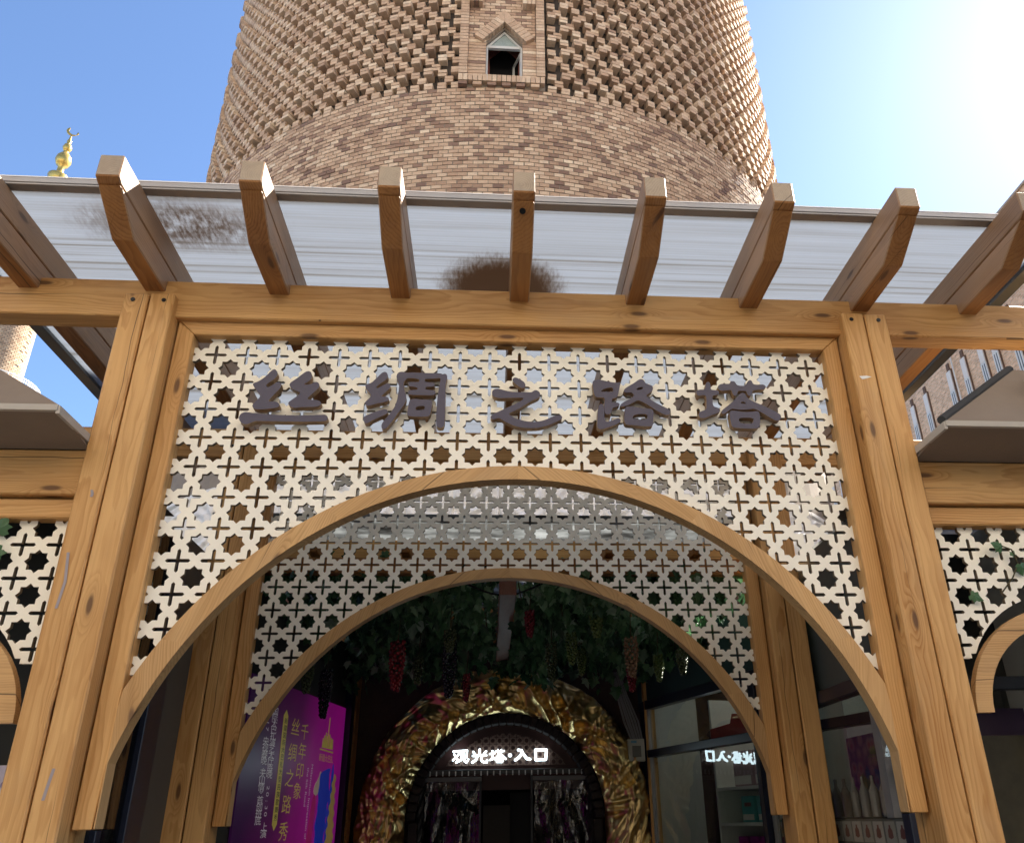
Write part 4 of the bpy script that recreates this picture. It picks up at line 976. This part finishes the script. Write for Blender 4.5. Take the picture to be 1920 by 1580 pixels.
# lit sign
ls=thing('illuminated_sign',(.06,YE+.07,2.28),'glowing white Chinese lettering 观光塔·入口 over the tower doorway','sign')
EM=emit('lit_letters',(.72,.93,1.0),1.1)
def stroke(mb,pts,wd,Yf,dep,k):
    P=[(lambda q:(q.x,q.z))(planeY(830+x/8.727,1380+y/8.727,Yf)) for x,y in pts]; r=wd/8.727*.0053/2
    for i in range(len(P)-1):
        (xa,za),(xb,zb)=P[i],P[i+1]; a=math.atan2(zb-za,xb-xa)
        poly=[(xb+r*math.cos(a+R_(-90+36*j)),zb+r*math.sin(a+R_(-90+36*j))) for j in range(6)]+[(xa+r*math.cos(a+R_(90+36*j)),za+r*math.sin(a+R_(90+36*j))) for j in range(6)]
        mb.prism(poly,Yf-.0006*(k+i),Yf+dep)
LIT={'观':[([(175,245),(290,235),(255,300),(170,388)],30),([(190,290),(262,405)],30),([(305,335),(302,235),(402,228),(388,335)],28),([(345,265),(335,335),(300,385),(220,425)],28),([(362,340),(356,402),(388,425),(420,372)],28)],
'光':[([(605,212),(605,305)],36),([(500,250),(532,292)],32),([(712,242),(672,288)],32),([(492,316),(715,306)],30),([(570,312),(545,380),(482,425)],36),([(640,312),(635,390),(670,418),(718,422),(728,385)],34)],
'塔':[([(772,285),(850,272)],28),([(815,235),(812,372)],28),([(775,382),(850,352)],28),([(865,246),(1005,236)],24),([(905,215),(905,272)],22),([(960,215),(955,272)],22),([(940,278),(852,370)],24),([(940,280),(1032,365)],30),([(905,337),(965,337)],18),([(880,376),(985,372),(975,418),(885,418),(880,376)],20)],
'·':[([(1098,305),(1108,305)],58)],
'入':[([(1238,218),(1290,228),(1312,275),(1380,362),(1430,370)],42),([(1300,270),(1250,340),(1188,382)],42)],
'口':[([(1518,217),(1698,215),(1688,375),(1524,380),(1518,217)],40)]}
for ch,st in LIT.items():
    mb=MB(); k=0
    for pts,wd in st: stroke(mb,pts,wd,YE+.06,.02,k); k+=5
    o=mb.build('character',EM,ls); o['label']='lit white character '+ch
# ------------------------------------------------------------------ right shop window, angled
SA=Vector((2.3,3.68,0)); SB=Vector((1.72,5.65,0)); su=(SB-SA).normalized(); sn_=Vector((-su.y,su.x,0))  # towards passage
MS=Matrix(((su.x,-sn_.x,0,SA.x),(su.y,-sn_.y,0,SA.y),(0,0,1,0),(0,0,0,1)))   # x along wall, y into shop, z up
def sp_(nm,u0,u1,z0,z1,y0,y1,mat,parent=None,bev=0):
    m=MB(); m.prism([(u0,z0),(u1,z0),(u1,z1),(u0,z1)],y0,y1); return m.build(nm,mat,parent if parent is not None else sr_,MS,bevel=bev)
sp_('fascia',-1.75,2.3,2.83,3.45,-.02,.1,TEALW)
sp_('frame',-1.75,2.25,2.73,2.83,-.05,.06,NAVYF,bev=.004); sp_('frame',-1.75,2.12,2.21,2.29,-.05,.06,NAVYF,bev=.004)
for u in (2.10,-.16,-1.75): sp_('frame',u,u+.1,0,2.73,-.055,.065,NAVYF,bev=.004)
sp_('frame',2.06,2.08,0,2.73,-.03,.02,STEEL); sp_('frame',-.20,-.185,0,2.21,-.03,.02,TRIM_L)
sp_('glass_pane',-.06,2.06,2.29,2.73,0,.008,GLASS); sp_('glass_pane',-.06,2.06,.3,2.21,0,.008,GLASS); sp_('glass_pane',-1.65,-.2,.3,2.73,0,.008,GLASS)
sp_('wall',-1.9,2.3,0,3.4,1.6,1.65,GREYWALL); sp_('wall',2.2,2.25,0,3.4,.1,1.6,GREYWALL); 
SHW=plain('shelf_white',(.82,.82,.78),.5)
sh=thing('display_shelf',tuple(SA+su*.9+sn_*-.7),'white shop shelves behind the right window holding boxes and bags','shelf')
for z in (1.83,1.50,1.15): sp_('shelf_board',-.10,1.3,z,z+.03,.35,.9,SHW,sh)
sp_('side_panel',1.3,1.33,.2,2.75,.35,.95,SHW,sh); sp_('side_panel',-.14,-.105,.2,2.6,.35,.95,SHW,sh); sp_('back_panel',-.10,1.3,.2,2.6,.92,.94,GREYWALL,sh)
m=MB(); sc=[(1.25,2.30),(-.05,2.30),(-.05,2.50)]+[(x_,2.52+.03*abs(math.sin(x_*14))) for x_ in [i*.05 for i in range(0,17)]]+[(.85,2.46),(1.25,2.44)]
m.prism(sc,.30,.33); o=m.build('shop_valance',plain('red_valance',(.55,.07,.06),.6),None,MS); tag(o,'dark red scalloped valance hanging above the shop shelves','valance')
def goods(nm,u,z,wd,ht,dp,mat,lab,cat,grp,face=None,txt=None):
    b=MB(); b.prism([(u,z),(u+wd,z),(u+wd,z+ht),(u,z+ht)],.45,.45+dp); o=b.build(nm,mat,None,MS,bevel=.006); tag(o,lab,cat,grp)
    if face is not None:
        f=MB(); f.prism([(u+.02,z+.02),(u+wd-.02,z+.02),(u+wd-.02,z+ht*.3),(u+.02,z+ht*.3)],.445,.449); f.build('label_panel',face,o,MS)
        g=MB(); 
        for i in range(3): g.prism([(u+.05+i*.04,z+ht*.6),(u+.085+i*.04,z+ht*.6),(u+.085+i*.04,z+ht*.75),(u+.05+i*.04,z+ht*.75)],.444,.4485)
        g.build('print_motif',flat('motif',(.3,.1,.12)),o,MS)
PINKB=plain('dusky_pink_box',(.48,.33,.37),.5,0,.4,30); TEALB=plain('teal_box',(.12,.46,.45),.5,0,.2,12); LABW=flat('pack_white',(.85,.82,.78)); PURB=plain('purple_bag',(.40,.03,.30),.4,0,.3,12)
for i,u in enumerate((.02,.40,.78)): goods('gift_box',u,1.861,.33,.34,.2,PINKB,'%s dusky pink printed gift box on the upper shop shelf'%('nearest','middle','farthest')[i],'box','pink boxes on the upper shelf',LABW)
for i,u in enumerate((.0,.26,.52,.80)): goods('tea_box',u,1.531,.23,.24,.2,TEALB,'%s teal tea box on the lower shop shelf'%('nearest','second nearest','second farthest','farthest')[i],'box','teal boxes on the lower shelf',LABW)
for i in range(6): goods('candy_bag',-.02+i*.2,1.181,.17,.22,.15,PURB,'%s purple candy bag on the bottom shop shelf'%('nearest','second nearest','third nearest','third farthest','second farthest','farthest')[i],'bag','purple bags on the bottom shelf')
# wood post between the foil arch and the window
cp=thing('corner_post',(1.74,5.72,0),'narrow pine post between the gold foil arch and the right shop window','post')
timber('shaft',cp,1.66,1.78,5.66,5.78,0,3.4,'Z',PINE)
jb=thing('meter_box',(1.54,5.70,2.18),'small white electrical meter box on the wall right of the gold foil','meter box')
bx('case',jb,1.44,1.63,5.62,5.72,2.17,2.41,plain('box_cream',(.42,.42,.37),.5),.006); bx('window',jb,1.485,1.585,5.612,5.619,2.215,2.335,plain('meter_face',(.14,.14,.13),.3)); bx('sticker',jb,1.475,1.54,5.613,5.619,2.365,2.39,plain('sticker_blue',(.12,.3,.42),.5))
m=MB()
for i in range(14):
    x=1.30+.02*i*.5+rnd.uniform(-.01,.01); 
    pts=[(x-.04,5.6,3.15),(x+.03,5.62,2.9),(x+.10+.004*i,5.64,2.6),(x+.2,5.66,2.35)]
    for a,b in zip(pts[:-1],pts[1:]): m.cyl(a,b,.006,n=5,caps=False)
tag(m.build('cable_bundle',plain('grey_cable',(.2,.2,.21),.5)),'bundle of grey cables drooping beside the gold foil arch','cables')
# right shop front seen between the right posts
bx('frame',sr_,2.29,2.40,.4,3.6,2.33,2.42,NAVYF,.004); bx('fascia',sr_,2.34,2.40,.4,3.6,2.42,3.45,plain('grey_fascia',(.07,.085,.085),.5))
bx('frame',sr_,2.38,2.39,.9,3.6,2.75,2.77,DARKM); bx('frame',sr_,2.38,2.39,.9,3.6,2.95,2.97,DARKM)
bx('glass_pane',sr_,2.31,2.318,.98,3.5,.3,2.33,glassm('low_reflect_glass',(.92,.93,.93),0,0,0,.35)); bx('frame',sr_,2.27,2.36,.88,.98,0,2.33,NAVYF,.004); bx('frame',sr_,2.27,2.36,3.50,3.6,0,2.33,NAVYF,.004)  # pane reflection turned down so the goods behind it show
PURP=plain('lilac_panel',(.16,.09,.24),.5); bx('side_panel',sr_,2.43,2.70,1.30,1.36,.3,2.33,PURP); bx('side_panel',sr_,2.37,2.43,1.28,1.38,.3,2.33,plain('grey_upright',(.25,.25,.27),.5))
bx('wall',sr_,3.4,3.46,.9,3.2,0,3.45,GREYWALL); bx('side_shelf',sr_,2.43,2.7,1.05,1.29,1.85,1.88,PURP)
k=N('printed_textile'); o_=k.obj(); v_=k.n('TexVoronoi',{'Vector':o_,'Scale':9.0}); cc=k.ramp(v_.outputs['Distance'],[(0,(.35,.02,.03)),(.35,(.30,.26,.2)),(.6,(.03,.09,.12)),(1,(.01,.01,.01))]); TEXT=k.end(k.bsdf(Base_Color=cc,Roughness=.7))
o=bx('printed_textile',None,3.05,3.08,1.5,3.4,1.2,2.2,TEXT); tag(o,'dark printed textile hanging behind the glass right of the inner post','textile')
st=thing('price_rail',(2.36,2.0,1.45),'strip of small picture cards along the shop counter right of the inner post','price strip')
bx('rail_strip',st,2.36,2.375,1.05,3.3,1.40,1.56,plain('strip_grey',(.12,.12,.11),.5))
cm_=[flat('card_a',(.36,.35,.32)),flat('card_b',(.30,.30,.27))]
for i in range(13):
    y=1.10+.165*i; c=bx('picture_card',st,2.352,2.358,y,y+.14,1.42,1.545,cm_[i%2]); m=MB(); m.lathe([(.0,-.03),(.035,-.02),(.03,.02),(.012,.035),(.012,.05)],8); 
    m.v=[(z_*0+2.351+.0*x_,y+.07+x_,1.475+z_) for x_,y_,z_ in m.v]; m.build('card_picture',flat('card_pic',(.14,.05,.045)),c)
bm0=None
for i in range(12):
    m=MB(); m.lathe([(.0,0),(.032,0),(.034,.16),(.012,.21),(.012,.26),(0,.26)],10)
    o=link('bottle',bm0 or m.mesh('bottle',plain('bottle_glass',(.20,.2,.19),.1)),None,Matrix.Translation((2.5,1.48+.16*i,1.57))); bm0=o.data
    tag(o,'small clear bottle standing behind the picture card strip','bottle','bottles along the shop counter')
bx('counter',sr_,2.37,2.75,1.0,3.4,0,1.565,DARKWALL)
# right bay: open door + poster inside
dr=thing('shop_door',(3.0,1.1,0),'black framed glass shop door under the right porch arch','door')
bx('frame',dr,2.62,2.70,.95,1.02,0,2.28,DARKM,.004); bx('frame',dr,2.62,3.6,.955,1.015,2.28,2.36,DARKM,.004); bx('frame',dr,2.745,2.76,.97,1.0,0,2.2,TRIM)
bx('leaf',dr,2.705,2.745,1.03,1.75,.05,2.26,DARKM,.004); bx('hinge',dr,2.69,2.70,.94,.955,1.9,1.98,STEEL); bx('hinge',dr,2.69,2.70,.94,.955,1.5,1.58,STEEL)
bx('shelf_unit',sr_,2.95,3.36,1.25,1.32,.3,2.2,plain('dim_lilac',(.05,.03,.075),.5))
PGR=plain('poster_yellow',(.045,.04,.022),.5,0,.6,9)
o=bx('wall_poster',None,2.93,3.3,1.10,1.12,1.2,2.02,PGR); tag(o,'dim poster behind the glass door under the right arch','poster')
bx('wall',sr_,2.34,6,1.4,1.45,2.36,3.45,DARKWALL); bx('wall',sr_,3.46,8,2.2,2.26,0,3.45,DARKWALL); bx('wall',sr_,3.36,3.46,1.45,2.2,0,2.36,DARKWALL); bx('wall',sl_,-8,-4.6,1.30,1.36,0,3.45,DARKWALL); 
o=bx('lilac_sign',None,-2.98,-2.62,.90,.93,1.60,1.92,plain('lilac_sign',(.62,.58,.74),.5)); tag(o,'pale lilac sign board under the left porch arch','sign')
m=MB(); m.cyl((-2.70,.898,1.70),(-2.70,.89,1.70),.035,n=12); m.cyl((-2.66,.898,1.80),(-2.66,.89,1.80),.025,n=12); m.cyl((-2.74,.898,1.82),(-2.74,.89,1.82),.02,n=12); m.build('sign_motif',flat('lilac_motif',(.3,.25,.42)),o)
# ------------------------------------------------------------------ trellis over the passage, vines and grapes
tr=thing('vine_trellis',(0,4,0),'dark timber trellis roof over the passage between pergola and tower','trellis')
timber('header',tr,-2.3,2.3,2.92,3.06,3.56,3.88,'X',PINE)
timber('ridge_beam',tr,-.075,.065,2.4,5.9,3.25,3.42,'Y',wood('reddish_pine',(.23,.085,.05),(.11,.035,.02),.4,(.25,.19,.17)))
timber('crosspiece',tr,-2.3,2.3,4.3,4.4,3.46,3.60,'X',PINE_DARK); timber('crosspiece',tr,-2.3,2.3,5.5,5.6,3.46,3.60,'X',PINE_DARK); timber('crosspiece',tr,-2.3,2.3,2.4,2.5,3.43,3.56,'X',PINE_DARK)
for x in (-1.6,-.85,.85,1.6): timber('crosspiece',tr,x-.04,x+.04,2.4,5.8,3.605,3.70,'Y',PINE_DARK)
bx('cover_sheet',tr,-2.4,2.3,2.3,5.8,3.89,3.90,cov())
def leafmesh(seed):
    r=random.Random(seed); pts=[]
    lob=[(0,-.25),(.28,-.42),(.55,-.20),(.42,.02),(.72,.28),(.40,.38),(.30,.62),(0,1.0),(-.30,.62),(-.40,.38),(-.72,.28),(-.42,.02),(-.55,-.20),(-.28,-.42)]
    pts=[(x*r.uniform(.85,1.1),y*r.uniform(.9,1.08),-.25*abs(x)-.18*y*y+r.uniform(-.05,.05)) for x,y in lob]
    return [(0,.05,.04)]+pts,[(0,i+1,(i+1)%14+1) for i in range(14)]
LM=[leafmesh(i) for i in range(5)]
gv=thing('grape_vine',(0,3.5,3.5),'mass of dark artificial grape vine leaves hanging under the trellis','vine')
lmesh=[]
for i,(v,f) in enumerate(LM):
    for tt in (.25,.55,.85):
        m=MB(); m.idx(v,f,0,tt); lmesh.append(m.mesh('leaf',LEAF,fix=False))
lr=random.Random(11); cand=[]
def leafmat(p,s):
    return Matrix.Translation(p)@Matrix.Rotation(lr.uniform(0,2*PI),4,'Z')@Matrix.Rotation(R_(lr.gauss(-65,28)),4,'X')@Matrix.Rotation(lr.uniform(-.7,.7),4,'Y')@Matrix.Scale(s,4)
strands=[(lr.uniform(-1.95,1.95),yy,lr.uniform(.12,.38)+.09*max(0,yy-3.2)) for yy in [lr.uniform(2.45,5.6) for _ in range(190)]]
for (x,y,L) in strands:
    if abs(x+.005)<.14 and y<5.2: x+=.3*(1 if x>0 else -1)
    zb=3.52
    for k in range(int(9+L*38)):
        t=lr.random(); 
        p=Vector((x+lr.gauss(0,.10),y+lr.gauss(0,.10),zb-L*t*lr.uniform(.7,1.1)))
        if abs(p.x+.005)<.085 and p.y<5.3: continue
        cand.append((p,lr.uniform(.06,.125)))
for _ in range(1500):
    p=Vector((lr.uniform(-2.15,2.15),lr.uniform(2.4,5.7),lr.gauss(3.46,.07)))
    if abs(p.x+.005)<.085: continue
    cand.append((p,lr.uniform(.06,.10)))
camp=Vector(camo.matrix_world.translation)
front=[c for c in cand if c[0].y<3.6 and abs(c[0].x)<1.35 and c[0].z<3.42]
front.sort(key=lambda c:(c[0]-camp).length)
fs=set(id(c) for c in front[:280])
fo=MB()
for c in cand:
    M_=leafmat(*c)
    if id(c) in fs: link('leaf',lmesh[lr.randrange(15)],gv,M_)
    else:
        v,f=LM[lr.randrange(5)]; t=min(1,max(0,lr.gauss(.5,.25)))
        fo.idx([M_@Vector(p) for p in v],f,0,t)
o=fo.build('foliage',LEAF,gv,fix=False); o['kind']='stuff'
m=MB()
for (x,y,L) in strands[:90]: m.cyl((x,y,3.55),(x+.05,y+.03,3.55-L*.9),.006,n=5,caps=False)
tag(m.build('vine_stems',STEM,gv),kind='stuff')
# wire loops near the crown of the inner arch
m=MB(); pp=[(-.35+.07*i,2.45,3.36-.10*math.sin(PI*i/9)) for i in range(10)]
for a,b in zip(pp[:-1],pp[1:]): m.cyl(a,b,.008,n=6,caps=False)
tag(m.build('cable',BLACK),'black cable looped under the crown of the inner arch','cable')
def grapemesh(n,L,r,mat,seed):
    r_=random.Random(seed); m=MB(); bm=bmesh.new(); bmesh.ops.create_icosphere(bm,subdivisions=2,radius=1)
    sv=[v.co.copy() for v in bm.verts]; sf=[[v.index for v in f.verts] for f in bm.faces]; bm.free()
    for i in range(n):
        t=(i+.5)/n; w=r*(.55+.75*math.sin(PI*min(1,t*.75+.12)))*(1-.55*t); a=i*2.4
        c=Vector((w*math.cos(a),w*math.sin(a),-L*t)); s=r_.uniform(.0125,.0165)*(1.15 if L>.35 else 1)
        m.idx([c+v*s for v in sv],sf)
    return m.mesh('grapes',mat,fix=False,smooth=True)
BUN=[('red',-.94,3.1,3.02,.50,.065,'long bright red grape bunch hanging left of the ridge beam'),('maroon',.20,3.0,3.26,.27,.04,'small dark red grape bunch just right of the ridge beam'),
('green',.80,3.1,3.41,.44,.06,'pale green grape bunch hanging high under the crown of the inner arch'),('pink',1.10,3.1,3.05,.42,.06,'blush tan grape bunch at the right of the vines'),
('maroon',1.16,3.5,2.90,.32,.04,'maroon grape bunch below the blush bunch at right'),('olive',.43,3.6,3.10,.42,.05,'dull green grape bunch in front of the foil arch, right of centre'),
('dark',-.50,3.3,3.03,.55,.06,'long black grape bunch left of centre before the foil arch'),('olive',-.49,3.0,3.10,.24,.05,'short olive grape bunch above the black bunch'),
('maroon',-.36,3.8,2.85,.30,.03,'thin maroon grape bunch over the left shoulder of the foil arch'),('green',.62,3.6,3.20,.36,.05,'green grape bunch between the olive and blush bunches'),
('green',.78,4.2,3.15,.30,.045,'slim green grape bunch deep in the vines at right'),('olive',-1.66,3.0,2.86,.34,.05,'olive grape bunch hanging before the purple poster'),
('dark',-1.60,3.5,2.85,.50,.05,'black grape bunch hanging over the top of the purple poster'),('olive',-.80,3.6,2.98,.30,.045,'olive grape bunch just right of the long red bunch'),
('olive',1.62,3.4,3.0,.28,.05,'olive grape bunch by the teal fascia at far right'),('green',1.48,3.8,3.02,.30,.045,'green grape bunch left of the teal fascia')]
for i,(kd,x,y,z,L,r,lab) in enumerate(BUN):
    o=thing('grape_bunch',(x,y,z),lab,'grapes','grape bunches hanging in the vines')
    Mg=Matrix.Translation((x,y,z)); link('grapes',grapemesh(int(40+L*90),L*.82,r*.9,GR[kd],i),o,Mg)
    m=MB(); m.cyl((0,0,-.02),(.01,0,.22),.005,n=5); m.build('stem',STEM,o,Mg)
# leaves on the side fretwork
def sprig(nm,lab,leaves,stem):
    t=thing(nm,leaves[0][0],lab,'leaves')
    for p,s,rz,rx in leaves:
        link('leaf',lmesh[1],t,Matrix.Translation(p)@Matrix.Rotation(R_(rz),4,'Y')@Matrix.Rotation(R_(90+rx),4,'X')@Matrix.Scale(s,4))
    m=MB()
    for a,b in zip(stem[:-1],stem[1:]): m.cyl(a,b,.004,n=5,caps=False)
    m.build('stem',STEM,t)
sprig('ivy_sprig','two large dark ivy leaves hanging on the left porch fretwork',[((-2.66,.11,3.0),.08,10,12),((-2.66,.10,2.88),.085,160,-10),((-2.75,.11,2.93),.07,200,8)],[(-2.66,.12,3.05),(-2.67,.12,2.9),(-2.7,.12,2.8)])
sprig('vine_sprig','thin green vine sprig creeping over the right porch fretwork',[((2.80,.11,2.82),.055,160,-20),((2.70,.10,2.93),.06,-70,20),((2.49,.12,2.66),.055,120,10),((2.77,.11,2.89),.03,30,0)],[(2.66,.12,2.68),(2.74,.12,2.76),(2.79,.115,2.84),(2.77,.11,2.92),(2.72,.11,2.94)])
